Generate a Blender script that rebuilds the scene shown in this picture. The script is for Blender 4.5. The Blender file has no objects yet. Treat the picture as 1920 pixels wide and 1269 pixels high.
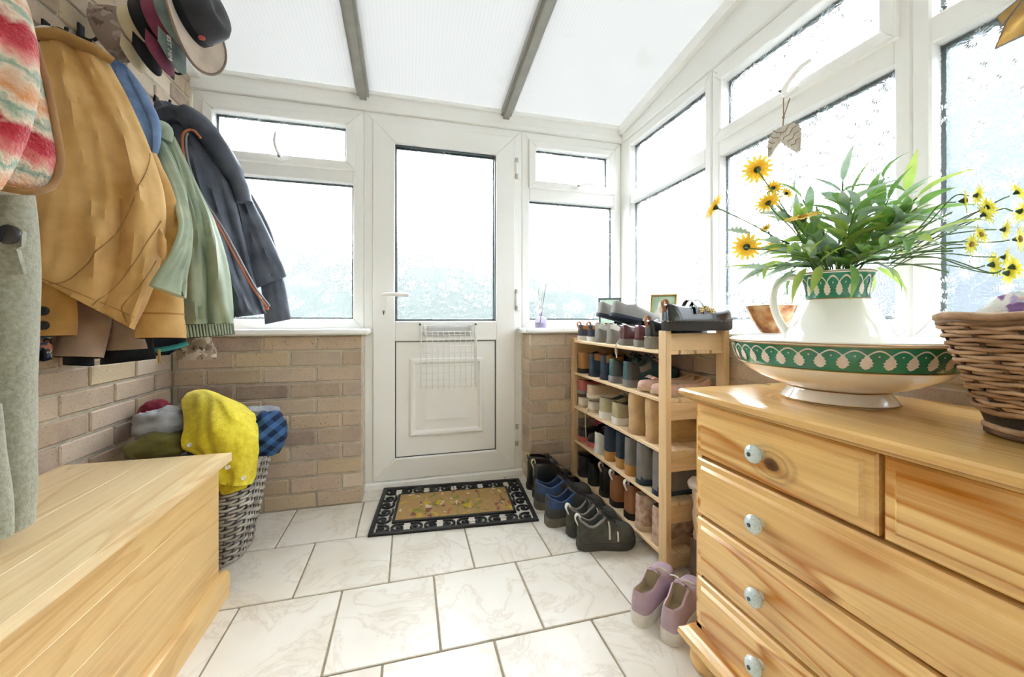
import bpy, math, random
from mathutils import Vector, Matrix, noise as mnoise
PI = math.pi
SC = bpy.context.scene
COL = SC.collection
# ------------------------------------------------------------------ camera, sky, exposure
FPX, CAMH = 730.0, 0.90                        # focal length in px of the 1920 wide frame, eye height
YAW = math.atan(193 / FPX)
_R = (math.cos(YAW), -math.sin(YAW)); _F = (math.sin(YAW), math.cos(YAW))
cam_d = bpy.data.cameras.new('camera'); cam = bpy.data.objects.new('camera', cam_d); COL.objects.link(cam)
cam_d.sensor_width = 36.0; cam_d.lens = 36.0 * FPX / 1920; cam_d.shift_y = -34.5 / 1920
cam_d.clip_start = 0.02
cam.location = (0, 0, CAMH); cam.rotation_euler = (PI / 2, 0, -YAW)
SC.camera = cam
world = bpy.data.worlds.new('overcast_sky'); SC.world = world; world.use_nodes = True
bg = world.node_tree.nodes['Background']
bg.inputs[0].default_value = (0.92, 0.96, 1.02, 1); bg.inputs[1].default_value = 1.0
SC.view_settings.view_transform = 'Standard'; SC.view_settings.look = 'None'
SC.view_settings.exposure = 5.05; SC.view_settings.gamma = 1.0; SC.view_settings.use_curve_mapping = False
SC.cycles.max_bounces = 14; SC.cycles.diffuse_bounces = 8; SC.cycles.transmission_bounces = 10
SC.cycles.use_denoising = True

# ------------------------------------------------------------------ photograph pixel -> point on a known plane
def ray(u, v):
    a = (u - 960) / FPX; b = -(v - 600) / FPX
    return (a * _R[0] + _F[0], a * _R[1] + _F[1], b)
def PX(u, v, X): d = ray(u, v); t = X / d[0]; return Vector((X, d[1] * t, CAMH + d[2] * t))
def PY(u, v, Y): d = ray(u, v); t = Y / d[1]; return Vector((d[0] * t, Y, CAMH + d[2] * t))
def PZ(u, v, Z): d = ray(u, v); t = (Z - CAMH) / d[2]; return Vector((d[0] * t, d[1] * t, Z))
def PD(u, v, t): d = ray(u, v); return Vector((d[0] * t, d[1] * t, CAMH + d[2] * t))

# ------------------------------------------------------------------ mesh collector
def lerp(a, b, t): return a + (b - a) * t
def sstep(a, b, x):
    t = min(1, max(0, (x - a) / (b - a))); return t * t * (3 - 2 * t)
def pw(tab, t):
    if t <= tab[0][0]: return tab[0][1]
    for (a, x), (b, y) in zip(tab, tab[1:]):
        if t <= b: return lerp(x, y, (t - a) / (b - a))
    return tab[-1][1]
def cr(p, n, closed=False):
    """Catmull-Rom through control points, n steps for each span"""
    p = [Vector(q) for q in p]; out = []; m = len(p)
    for i in range(m if closed else m - 1):
        if closed: a, b, c, d = p[i - 1], p[i], p[(i + 1) % m], p[(i + 2) % m]
        else:
            b, c = p[i], p[i + 1]; a = p[i - 1] if i else b * 2 - c; d = p[i + 2] if i + 2 < m else c * 2 - b
        for k in range(n):
            t = k / n
            out.append(0.5 * (2 * b + (c - a) * t + (2 * a - 5 * b + 4 * c - d) * t * t + (3 * b - a - 3 * c + d) * t ** 3))
    if not closed: out.append(p[-1])
    return out
class MB:
    def __init__(s): s.v = []; s.f = []
    def add(s, v, f):
        o = len(s.v); s.v += [tuple(q) for q in v]; s.f += [tuple(i + o for i in q) for q in f]; return s
    def box(s, x0, x1, y0, y1, z0, z1, b=0.0):
        if b <= 0:
            v = [(x, y, z) for x in (x0, x1) for y in (y0, y1) for z in (z0, z1)]
            return s.add(v, [(0, 1, 3, 2), (4, 6, 7, 5), (0, 4, 5, 1), (2, 3, 7, 6), (0, 2, 6, 4), (1, 5, 7, 3)])
        X = (x0, x1); Y = (y0, y1); Z = (z0, z1); v = []; ix = {}
        for i in (0, 1):
            for j in (0, 1):
                for k in (0, 1):
                    sx = b if i == 0 else -b; sy = b if j == 0 else -b; sz = b if k == 0 else -b
                    for a in range(3):
                        ix[i, j, k, a] = len(v)
                        v.append((X[i] + (0 if a == 0 else sx), Y[j] + (0 if a == 1 else sy), Z[k] + (0 if a == 2 else sz)))
        f = []
        for i in (0, 1): f.append(tuple(ix[i, j, k, 0] for j, k in ((0, 0), (0, 1), (1, 1), (1, 0))))
        for j in (0, 1): f.append(tuple(ix[i, j, k, 1] for i, k in ((0, 0), (1, 0), (1, 1), (0, 1))))
        for k in (0, 1): f.append(tuple(ix[i, j, k, 2] for i, j in ((0, 0), (0, 1), (1, 1), (1, 0))))
        for j in (0, 1):
            for k in (0, 1): f.append((ix[0, j, k, 1], ix[1, j, k, 1], ix[1, j, k, 2], ix[0, j, k, 2]))
        for i in (0, 1):
            for k in (0, 1): f.append((ix[i, 0, k, 0], ix[i, 1, k, 0], ix[i, 1, k, 2], ix[i, 0, k, 2]))
        for i in (0, 1):
            for j in (0, 1): f.append((ix[i, j, 0, 0], ix[i, j, 1, 0], ix[i, j, 1, 1], ix[i, j, 0, 1]))
        for i in (0, 1):
            for j in (0, 1):
                for k in (0, 1): f.append((ix[i, j, k, 0], ix[i, j, k, 1], ix[i, j, k, 2]))
        return s.add(v, f)
    def loft(s, rings, close=True, cap0=True, cap1=True):
        n = len(rings[0]); v = [p for r in rings for p in r]; f = []
        for i in range(len(rings) - 1):
            for k in range(n if close else n - 1):
                k2 = (k + 1) % n
                f.append((i * n + k, i * n + k2, (i + 1) * n + k2, (i + 1) * n + k))
        if cap0: f.append(tuple(range(n))[::-1])
        if cap1: f.append(tuple(range((len(rings) - 1) * n, len(rings) * n)))
        return s.add(v, f)
    def tube(s, pts, r, n=8, closed=False, caps=True):
        pts = [Vector(p) for p in pts]; m = len(pts); rings = []; prev = None
        for i, p in enumerate(pts):
            if closed: t = pts[(i + 1) % m] - pts[i - 1]
            else: t = pts[min(i + 1, m - 1)] - pts[max(i - 1, 0)]
            if t.length < 1e-9: t = Vector((0, 0, 1))
            t.normalize()
            if prev is None:
                u = Vector((0, 0, 1)) if abs(t.z) < 0.9 else Vector((1, 0, 0)); u = (u - t * u.dot(t)).normalized()
            else:
                u = prev - t * prev.dot(t)
                u = u.normalized() if u.length > 1e-6 else prev
            prev = u; w = t.cross(u); rr = r[i] if isinstance(r, (list, tuple)) else r
            rx, ry = rr if isinstance(rr, tuple) else (rr, rr)
            rings.append([p + u * (rx * math.cos(2 * PI * k / n)) + w * (ry * math.sin(2 * PI * k / n)) for k in range(n)])
        if closed: return s.loft(rings + [rings[0]], True, False, False)
        return s.loft(rings, True, caps, caps)
    def lathe(s, prof, c=(0, 0, 0), n=32, sx=1, sy=1, caps=True):
        rings = [[(c[0] + r * sx * math.cos(2 * PI * k / n), c[1] + r * sy * math.sin(2 * PI * k / n), c[2] + z) for k in range(n)] for r, z in prof]
        return s.loft(rings, True, caps and prof[0][0] > 1e-6, caps and prof[-1][0] > 1e-6)
    def ell(s, c, rx, ry, rz, n=12, m=8):
        prof = [(math.sin(PI * i / m), -math.cos(PI * i / m)) for i in range(m + 1)]
        rings = [[(c[0] + rx * r * math.cos(2 * PI * k / n), c[1] + ry * r * math.sin(2 * PI * k / n), c[2] + rz * z) for k in range(n)] for r, z in prof]
        return s.loft(rings, True, False, False)
    def grid(s, rows, th=0.0, flip=False):
        """open sheet of points; th > 0 gives it thickness"""
        h = len(rows); w = len(rows[0]); v = [Vector(p) for r in rows for p in r]
        f = [(i * w + j, i * w + j + 1, (i + 1) * w + j + 1, (i + 1) * w + j) for i in range(h - 1) for j in range(w - 1)]
        if th:
            nn = []
            for i in range(h):
                for j in range(w):
                    a = v[i * w + min(j + 1, w - 1)] - v[i * w + max(j - 1, 0)]; b = v[min(i + 1, h - 1) * w + j] - v[max(i - 1, 0) * w + j]
                    c = a.cross(b); nn.append(c.normalized() if c.length > 1e-12 else Vector((0, 0, 1)))
            o = len(v); v = v + [p + q * th for p, q in zip(v, nn)]
            f += [tuple(q + o for q in reversed(x)) for x in f]
            edge = [j for j in range(w)] + [i * w + w - 1 for i in range(1, h)] + [(h - 1) * w + j for j in range(w - 2, -1, -1)] + [i * w for i in range(h - 2, 0, -1)]
            for a, b in zip(edge, edge[1:] + edge[:1]): f.append((b, a, a + o, b + o))
        return s.add(v, f)
    def prism(s, poly, fn, d0, d1):
        """2D polygon extruded: fn(a, b, d) -> point"""
        n = len(poly)
        return s.loft([[fn(a, b, d0) for a, b in poly], [fn(a, b, d1) for a, b in poly]])
    def build(s, name, m, parent=None, smooth=40, local=False):
        off = Vector((0, 0, 0))
        if parent is not None and not local:
            p = parent
            while p is not None: off += p.location; p = p.parent
        me = bpy.data.meshes.new(name)
        me.from_pydata([(x - off.x, y - off.y, z - off.z) for x, y, z in s.v] if off.length else s.v, [], s.f)
        if m is not None:
            for q in (m if isinstance(m, (list, tuple)) else [m]): me.materials.append(q)
        if smooth:
            me.shade_smooth()
            if smooth < 180: me.set_sharp_from_angle(angle=math.radians(smooth))
        o = bpy.data.objects.new(name, me); COL.objects.link(o)
        if parent is not None: o.parent = parent
        return o
def fixn(o):
    import bmesh
    b = bmesh.new(); b.from_mesh(o.data); bmesh.ops.recalc_face_normals(b, faces=b.faces); b.to_mesh(o.data); b.free(); return o
def tag(o, label, cat, group=None):
    o['label'] = label; o['category'] = cat
    if group: o['group'] = group
    return o
def thing(name, label, cat, loc=(0, 0, 0), group=None, rz=0.0):
    o = bpy.data.objects.new(name, None); COL.objects.link(o); o.empty_display_size = 0.05
    o.location = loc; o.rotation_euler = (0, 0, rz)
    return tag(o, label, cat, group)
def struct(o, label=None):
    o['kind'] = 'structure'
    if label: o['label'] = label
    return o
def sroot(name, loc=(0, 0, 0), label=None):
    o = bpy.data.objects.new(name, None); COL.objects.link(o); o.location = loc; o.empty_display_size = 0.05
    return struct(o, label)
def inst(name, me, parent, loc, rot=(0, 0, 0), sc=(1, 1, 1)):
    o = bpy.data.objects.new(name, me); COL.objects.link(o); o.parent = parent
    o.location = loc; o.rotation_euler = rot; o.scale = sc; return o

# ------------------------------------------------------------------ materials
def lin(c):
    if isinstance(c, str): c = tuple(int(c[i:i + 2], 16) for i in (0, 2, 4))
    return tuple(((x / 255) / 12.92 if x / 255 <= 0.04045 else ((x / 255 + 0.055) / 1.055) ** 2.4) for x in c) + (1.0,)
class NT:
    def __init__(s, name):
        s.m = bpy.data.materials.new(name); s.m.use_nodes = True; s.t = s.m.node_tree; s.n = s.t.nodes; s.n.clear()
        s.out = s.N('ShaderNodeOutputMaterial')
    def N(s, typ, **kw):
        x = s.n.new(typ)
        for k, v in kw.items(): setattr(x, k, v)
        return x
    def L(s, a, b): s.t.links.new(a, b)
    def S(s, sock, v):
        if hasattr(v, 'links'): s.L(v, sock)
        else: sock.default_value = v
    def math(s, op, a, b=None, c=None):
        x = s.N('ShaderNodeMath', operation=op); s.S(x.inputs[0], a)
        if b is not None: s.S(x.inputs[1], b)
        if c is not None: s.S(x.inputs[2], c)
        return x.outputs[0]
    def coord(s, kind='Object', sc=(1, 1, 1), rot=(0, 0, 0), loc=(0, 0, 0)):
        if kind == 'Position': o = s.N('ShaderNodeNewGeometry').outputs['Position']
        else: o = s.N('ShaderNodeTexCoord').outputs[kind]
        mp = s.N('ShaderNodeMapping'); s.L(o, mp.inputs[0])
        mp.inputs['Scale'].default_value = sc; mp.inputs['Rotation'].default_value = rot; mp.inputs['Location'].default_value = loc
        return mp.outputs[0]
    def noise(s, vec, scale, detail=3, rough=0.5, dist=0.0):
        x = s.N('ShaderNodeTexNoise'); s.S(x.inputs['Vector'], vec); x.inputs['Scale'].default_value = scale
        x.inputs['Detail'].default_value = detail; x.inputs['Roughness'].default_value = rough; x.inputs['Distortion'].default_value = dist
        return x.outputs[0]
    def ramp(s, fac, stops):
        x = s.N('ShaderNodeValToRGB'); s.S(x.inputs[0], fac); e = x.color_ramp.elements
        while len(e) > 1: e.remove(e[-1])
        e[0].position = stops[0][0]; e[0].color = stops[0][1]
        for p, c in stops[1:]: q = e.new(p); q.color = c
        return x.outputs[0]
    def mix(s, fac, a, b, mode='MIX'):
        x = s.N('ShaderNodeMix', data_type='RGBA', blend_type=mode); s.S(x.inputs[0], fac); s.S(x.inputs[6], a); s.S(x.inputs[7], b)
        return x.outputs[2]
    def bump(s, h, strength=0.3, dist=0.01):
        x = s.N('ShaderNodeBump'); s.S(x.inputs['Height'], h); x.inputs['Strength'].default_value = strength; x.inputs['Distance'].default_value = dist
        return x.outputs[0]
    def bsdf(s, col, rough=0.5, normal=None, metal=0.0, spec=0.5, **kw):
        x = s.N('ShaderNodeBsdfPrincipled'); s.S(x.inputs['Base Color'], col); s.S(x.inputs['Roughness'], rough)
        x.inputs['Metallic'].default_value = metal; x.inputs['Specular IOR Level'].default_value = spec
        for k, v in kw.items(): s.S(x.inputs[k], v)
        if normal is not None: s.L(normal, x.inputs['Normal'])
        s.L(x.outputs[0], s.out.inputs[0]); return x
def plain(name, col, rough=0.5, var=0.06, scale=12.0, bump=0.0, bscale=150.0, metal=0.0, spec=0.5, col2=None, bdist=0.004, **kw):
    t = NT(name); c = t.coord('Object'); n = t.noise(c, scale, 4)
    a = lin(col); b = lin(col2) if col2 else tuple(x * (1 - 2.2 * var) for x in a[:3]) + (1,)
    colr = t.ramp(n, [(0.3, b), (0.68, a)])
    nm = t.bump(t.noise(c, bscale, 3), bump, bdist) if bump else None
    t.bsdf(colr, rough, nm, metal, spec, **kw); return t.m
def fabric(name, col, col2=None, rough=0.9, bump=0.35, bscale=420.0, var=0.12, scale=9.0, sheen=0.15):
    return plain(name, col, rough, var, scale, bump, bscale, 0.0, 0.2, col2, 0.002, **{'Sheen Weight': sheen})
def wood(name, light, dark, axis='Y', ring=9.0, rough=0.4, knots=True, coat=0.0, seed=0.0, streak=0.5, knot=None):
    t = NT(name)
    sc = {'X': (0.12, 1, 1), 'Y': (1, 0.12, 1), 'Z': (1, 1, 0.12)}[axis]
    oi = t.N('ShaderNodeObjectInfo').outputs['Random']
    base = t.N('ShaderNodeTexCoord').outputs['Object']
    va = t.N('ShaderNodeVectorMath', operation='ADD'); t.L(base, va.inputs[0])
    cx = t.N('ShaderNodeCombineXYZ'); off = t.math('MULTIPLY', oi, 7.0)
    for i in range(3): t.S(cx.inputs[i], t.math('ADD', off, seed + i * 1.7))
    t.L(cx.outputs[0], va.inputs[1])
    mp = t.N('ShaderNodeMapping'); t.L(va.outputs[0], mp.inputs[0]); mp.inputs['Scale'].default_value = sc
    big = t.noise(mp.outputs[0], ring, 2, 0.5, 0.6)
    w = t.math('FRACT', t.math('MULTIPLY', big, 7.0))
    band = t.ramp(w, [(0.0, (0, 0, 0, 1)), (0.62, (0.25, 0.25, 0.25, 1)), (0.88, (1, 1, 1, 1)), (1.0, (0, 0, 0, 1))])
    mp2 = t.N('ShaderNodeMapping'); t.L(va.outputs[0], mp2.inputs[0])
    mp2.inputs['Scale'].default_value = {'X': (3, 160, 160), 'Y': (160, 3, 160), 'Z': (160, 160, 3)}[axis]
    fine = t.noise(mp2.outputs[0], 1.0, 3)
    fac = t.math('ADD', t.math('MULTIPLY', band, streak), t.math('MULTIPLY', t.math('SUBTRACT', fine, 0.4), 0.7))
    col = t.mix(t.math('MINIMUM', t.math('MAXIMUM', fac, 0.0), 1.0), lin(light), lin(dark))
    if knots:
        mp3 = t.N('ShaderNodeMapping'); t.L(va.outputs[0], mp3.inputs[0])
        mp3.inputs['Scale'].default_value = {'X': (0.5, 1, 1), 'Y': (1, 0.5, 1), 'Z': (1, 1, 0.5)}[axis]
        vo = t.N('ShaderNodeTexVoronoi'); t.L(mp3.outputs[0], vo.inputs['Vector']); vo.inputs['Scale'].default_value = 5.5
        k = t.ramp(vo.outputs['Distance'], [(0.0, (1, 1, 1, 1)), (0.07, (0.75, 0.75, 0.75, 1)), (0.11, (0, 0, 0, 1))])
        col = t.mix(t.math('MULTIPLY', k, 0.75), col, lin('5a3413'))
    if knot:      # one large dark knot with the grain bent round it
        vs = t.N('ShaderNodeVectorMath', operation='SUBTRACT'); t.L(base, vs.inputs[0]); vs.inputs[1].default_value = knot
        mk = t.N('ShaderNodeMapping'); t.L(vs.outputs[0], mk.inputs[0]); mk.inputs['Scale'].default_value = (0.0, 1.0, 1.5)
        ln = t.N('ShaderNodeVectorMath', operation='LENGTH'); t.L(mk.outputs[0], ln.inputs[0])
        dd = t.math('ADD', ln.outputs['Value'], t.math('MULTIPLY', t.math('SUBTRACT', t.noise(base, 70.0, 2), 0.5), 0.008))
        k = t.ramp(dd, [(0.0, (1, 1, 1, 1)), (0.016, (0.85, 0.85, 0.85, 1)), (0.020, (0.2, 0.2, 0.2, 1)), (0.030, (0.0, 0.0, 0.0, 1)), (0.036, (0.45, 0.45, 0.45, 1)), (0.042, (0, 0, 0, 1)), (0.052, (0.3, 0.3, 0.3, 1)), (0.06, (0, 0, 0, 1))])
        col = t.mix(k, col, lin('54300f'))
    nm = t.bump(fine, 0.12, 0.002)
    t.bsdf(col, rough, nm, 0.0, 0.45, **{'Coat Weight': coat, 'Coat Roughness': 0.15}); return t.m

UPVC = plain('white_upvc', 'f8f8f4', 0.32, 0.01, 3.0)
UPVC_DOOR = plain('white_door_upvc', 'f8f8f4', 0.3, 0.01, 3.0)
SPACER = plain('grey_glazing_spacer', '4c5856', 0.5, 0.1, 80.0)
RAFTER = plain('grey_aluminium_rafter', 'a3a198', 0.5, 0.08, 14.0)
CHROME = plain('chrome', 'd8d8d6', 0.18, 0.02, 5.0, metal=1.0)
STEEL = plain('steel_hinge', 'c9c8c2', 0.35, 0.05, 30.0, metal=0.6)
BLACK = plain('black_rubber', '1d1f1f', 0.55, 0.1, 40.0, 0.1)
def glass_mat():
    """patterned glass: pressed daisies with radial ribs, milky"""
    t = NT('daisy_patterned_glass')
    pos = t.N('ShaderNodeTexCoord').outputs['Object']
    vo = t.N('ShaderNodeTexVoronoi', voronoi_dimensions='2D'); t.L(pos, vo.inputs['Vector']); vo.inputs['Scale'].default_value = 14.0; vo.inputs['Randomness'].default_value = 0.85
    sc = t.N('ShaderNodeVectorMath', operation='SCALE'); t.L(pos, sc.inputs[0]); sc.inputs['Scale'].default_value = 14.0
    sep0 = t.N('ShaderNodeSeparateXYZ'); t.L(pos, sep0.inputs[0])
    sep1 = t.N('ShaderNodeSeparateXYZ'); t.L(vo.outputs['Position'], sep1.inputs[0])
    dx = t.math('SUBTRACT', sep0.outputs[0], sep1.outputs[0]); dy = t.math('SUBTRACT', sep0.outputs[1], sep1.outputs[1])
    ang = t.math('ARCTAN2', dy, dx)
    rib = t.math('ABSOLUTE', t.math('SINE', t.math('MULTIPLY', ang, 9.0)))
    d = vo.outputs['Distance']
    fall = t.math('MULTIPLY', t.math('POWER', t.math('MINIMUM', t.math('MULTIPLY', d, 4.0), 1.0), 2.0), t.math('MAXIMUM', t.math('SUBTRACT', 1.0, t.math('MULTIPLY', d, 1.25)), 0.0))
    h = t.math('ADD', t.math('MULTIPLY', t.math('MULTIPLY', rib, fall), 0.75), t.math('MULTIPLY', t.noise(pos, 165.0, 2, 0.5), 0.5))
    nm = t.bump(h, 1.0, 0.0030)
    g = t.N('ShaderNodeBsdfGlass'); g.inputs['Color'].default_value = (0.97, 0.985, 0.985, 1); g.inputs['Roughness'].default_value = 0.12; g.inputs['IOR'].default_value = 1.45
    t.L(nm, g.inputs['Normal'])
    tr = t.N('ShaderNodeBsdfTranslucent'); tr.inputs['Color'].default_value = (0.95, 0.97, 0.98, 1); t.L(nm, tr.inputs['Normal'])
    mx = t.N('ShaderNodeMixShader'); mx.inputs[0].default_value = 0.006
    t.L(g.outputs[0], mx.inputs[1]); t.L(tr.outputs[0], mx.inputs[2]); t.L(mx.outputs[0], t.out.inputs[0]); return t.m
GLASS = glass_mat()
def roof_mat():
    t = NT('multiwall_polycarbonate')
    pos = t.N('ShaderNodeNewGeometry').outputs['Position']; sp = t.N('ShaderNodeSeparateXYZ'); t.L(pos, sp.inputs[0])
    w = t.math('FRACT', t.math('MULTIPLY', sp.outputs[0], 62.0))
    line = t.ramp(w, [(0.0, (0.80, 0.80, 0.78, 1)), (0.16, (0.97, 0.97, 0.95, 1)), (0.84, (0.97, 0.97, 0.95, 1)), (1.0, (0.80, 0.80, 0.78, 1))])
    st = t.ramp(t.noise(pos, 5.0, 4), [(0.66, (1, 1, 1, 1)), (0.78, (0.86, 0.86, 0.8, 1))])
    c = t.mix(1.0, line, st, 'MULTIPLY')
    dim = t.mix(1.0, c, (ROOF_T, ROOF_T, ROOF_T * 0.99, 1), 'MULTIPLY')
    tr = t.N('ShaderNodeBsdfTranslucent'); t.L(dim, tr.inputs[0])
    df = t.N('ShaderNodeBsdfPrincipled'); df.inputs['Base Color'].default_value = (0.85, 0.85, 0.83, 1); df.inputs['Roughness'].default_value = 0.35
    mx = t.N('ShaderNodeMixShader'); mx.inputs[0].default_value = 0.25
    t.L(tr.outputs[0], mx.inputs[1]); t.L(df.outputs[0], mx.inputs[2]); t.L(mx.outputs[0], t.out.inputs[0]); return t.m
ROOF_T = 0.215
ROOF = roof_mat()
def brick_mat():
    t = NT('brick')
    oi = t.N('ShaderNodeObjectInfo').outputs['Random']; pos = t.N('ShaderNodeNewGeometry').outputs['Position']
    base = t.ramp(oi, [(0.0, lin((182, 161, 141))), (0.2, lin((203, 184, 161))), (0.4, lin((172, 152, 135))), (0.55, lin((206, 186, 153))), (0.7, lin((195, 172, 153))), (0.85, lin((216, 201, 182))), (1.0, lin((160, 140, 128)))])
    base.node.color_ramp.interpolation = 'LINEAR'
    n = t.noise(pos, 14.0, 4, 0.6); c = t.mix(t.ramp(n, [(0.35, (0, 0, 0, 1)), (0.7, (1, 1, 1, 1))]), base, t.mix(0.45, base, lin('d6c2a6')))
    sp = t.ramp(t.noise(pos, 150.0, 2), [(0.30, (1, 1, 1, 1)), (0.37, (0, 0, 0, 1))])
    c = t.mix(t.math('MULTIPLY', sp, 0.55), c, lin('5b4736'))
    h = t.math('ADD', t.noise(pos, 260.0, 3), t.math('MULTIPLY', n, 0.7))
    t.bsdf(c, 0.9, t.bump(h, 0.45, 0.003), 0, 0.25); return t.m
BRICK = brick_mat()
MORTAR = plain('mortar', 'cfc6b2', 0.95, 0.12, 30.0, 0.5, 220.0)
def tile_mat():
    t = NT('floor_tile_marbled')
    pos = t.N('ShaderNodeNewGeometry').outputs['Position']; oi = t.N('ShaderNodeObjectInfo').outputs['Random']
    va = t.N('ShaderNodeVectorMath', operation='ADD'); t.L(pos, va.inputs[0]); cx = t.N('ShaderNodeCombineXYZ'); t.S(cx.inputs[2], t.math('MULTIPLY', oi, 23.0)); t.L(cx.outputs[0], va.inputs[1])
    n = t.noise(va.outputs[0], 5.5, 6, 0.6, 0.8); v = t.math('ABSOLUTE', t.math('SUBTRACT', n, 0.5))
    vein = t.ramp(v, [(0.0, (1, 1, 1, 1)), (0.02, (0.25, 0.25, 0.25, 1)), (0.05, (0, 0, 0, 1))])
    cloud = t.noise(va.outputs[0], 4.0, 3)
    c = t.mix(t.ramp(cloud, [(0.35, (0, 0, 0, 1)), (0.7, (1, 1, 1, 1))]), lin('e9e5dc'), lin('dcd4c6'))
    c = t.mix(t.math('MULTIPLY', vein, 0.45), c, lin('c1b3a0'))
    t.bsdf(c, 0.32, t.bump(t.noise(pos, 60.0, 3), 0.06, 0.003), 0, 0.45); return t.m
TILE = tile_mat()
GROUT = plain('grout', 'a3967f', 0.95, 0.12, 40.0, 0.3, 300.0)
# ================================================================== the setting
LX, BY, RXB = -1.013, 2.045, 1.16          # inner faces of the brick: left wall, far wall, right wall
FY, RX = 2.20, 1.30                        # inner faces of the white frames: far wall, right wall
SLOPE, Z_EAVE = 0.14, 2.112                # glazed roof rises towards the house behind the camera
BACKY = -0.85
def roof_z(y): return Z_EAVE + SLOPE * (FY - y)

# ---- floor: slab of grout with tiles in running bond
fl = MB().box(-1.2, 1.45, BACKY - 0.1, 2.32, -0.06, -0.004).build('floor', GROUT, None, 0)
struct(fl, 'pale marbled ceramic floor tiles laid in running bond')
TP, TD, G = 0.2985, 0.3265, 0.006
tile_me = MB().box(-TP / 2 + G / 2, TP / 2 - G / 2, -TD / 2 + G / 2, TD / 2 - G / 2, -0.008, 0.0, 0.0022)
row_y = [1.073 + 0.3265 * k for k in range(-6, 4)]
ti = 0
for r, y0 in enumerate(row_y):
    if r == len(row_y) - 1: pass
    xo = -0.215 if (r % 2 == 0) else -0.366
    for k in range(-4, 7):
        x0 = max(xo + k * TP, LX); x1 = min(xo + (k + 1) * TP, RXB)
        ya = max(y0, BACKY); yb = min(y0 + TD, 2.215)
        if x1 - x0 < 0.02 or yb - ya < 0.02: continue
        MB().box(x0 + G / 2, x1 - G / 2, ya + G / 2, yb - G / 2, -0.008, 0.0, 0.0018).build('tile', TILE, fl, 0)

# ---- brickwork
def brick_mesh(L, nm):
    # front face towards -Y at y=0, rounded arris, 10 mm joints recessed 5 mm
    m = MB(); a = L / 2 - 0.005; h = 0.0325; b = 0.004
    m.box(-a, a, 0, 0.05, -h, h, b)
    me = bpy.data.meshes.new(nm); me.from_pydata(m.v, [], m.f); me.materials.append(BRICK); return me
BM = {}
def brick(L, parent, loc, rz):
    k = round(L, 3)
    if k not in BM: BM[k] = brick_mesh(L, 'brick')
    j = random.Random(str(tuple(round(q, 3) for q in loc)))
    p = parent; off = Vector((0, 0, 0)); off = Vector(parent.location)
    d = j.uniform(-0.0015, 0.0015)
    return inst('brick', BM[k], parent, Vector(loc) - off + Vector((0, d if rz == 0 else 0, j.uniform(-0.001, 0.001))), (j.uniform(-.01, .01), j.uniform(-.004, .004), rz + j.uniform(-.006, .006)))
def courses(parent, a0, a1, z0, n, place, off0=0.0, P=0.2265, C=0.0752, skip=None):
    """running bond from a0 to a1 along the wall"""
    for c in range(n):
        z = z0 + C * (c + 0.5); a = a0 - (off0 if c % 2 == 0 else off0 + P / 2)
        while a < a1 - 0.03:
            s, e = max(a, a0), min(a + P, a1)
            if e - s > 0.035 and not (skip and skip((s + e) / 2, z)): place(e - s, (s + e) / 2, z)
            a += P
# left wall (house wall, full height)
wl = struct(MB().box(LX - 0.11, LX - 0.007, BACKY, 2.30, -0.05, 2.50).build('wall_left', MORTAR, None, 0), 'tan brick house wall behind the hanging coats')
courses(wl, 0.62, 2.200, 0.0, 28, lambda L, a, z: brick(L, wl, (LX, a, z), PI / 2), 0.05, skip=lambda a, z: (z < .36 and a < 1.4) or (a > 2.1 and z < .83))
# far wall below the windows
wf = struct(MB().box(LX, -0.226, BY + 0.007, 2.28, -0.05, 0.826).build('wall_far', MORTAR, None, 0), 'low brick wall under the window left of the door')
courses(wf, LX, -0.220, 0.0, 11, lambda L, a, z: brick(L, wf, (a, BY, z), 0), 0.0995)
wf2 = struct(MB().box(0.650, 1.20, BY + 0.007, 2.28, -0.05, 0.826).build('wall_far', MORTAR, None, 0), 'low brick wall under the window right of the door')
courses(wf2, 0.643, RXB, 0.0, 11, lambda L, a, z: brick(L, wf2, (a, BY, z), 0), 0.02)
for c in range(11): brick(0.118, wf2, (0.643, 2.131, 0.0752 * (c + .5)), -PI / 2)   # reveal by the door
wr = struct(MB().box(RXB + 0.007, 1.38, BACKY, 2.28, -0.05, 0.826).build('wall_right', MORTAR, None, 0), 'low brick wall under the side windows')
courses(wr, -0.05, 2.045, 0.0, 11, lambda L, a, z: brick(L, wr, (RXB, a, z), -PI / 2), 0.03, skip=lambda a, z: a < .8 and z < .6)
wb = struct(MB().box(LX - 0.11, 1.42, BACKY - 0.12, BACKY, -0.05, 2.62).build('wall_back', plain('cream_painted_wall', 'eeeae0', 0.8, 0.03, 4, 0.1), None, 0), 'cream painted house wall behind the viewpoint')

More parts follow.
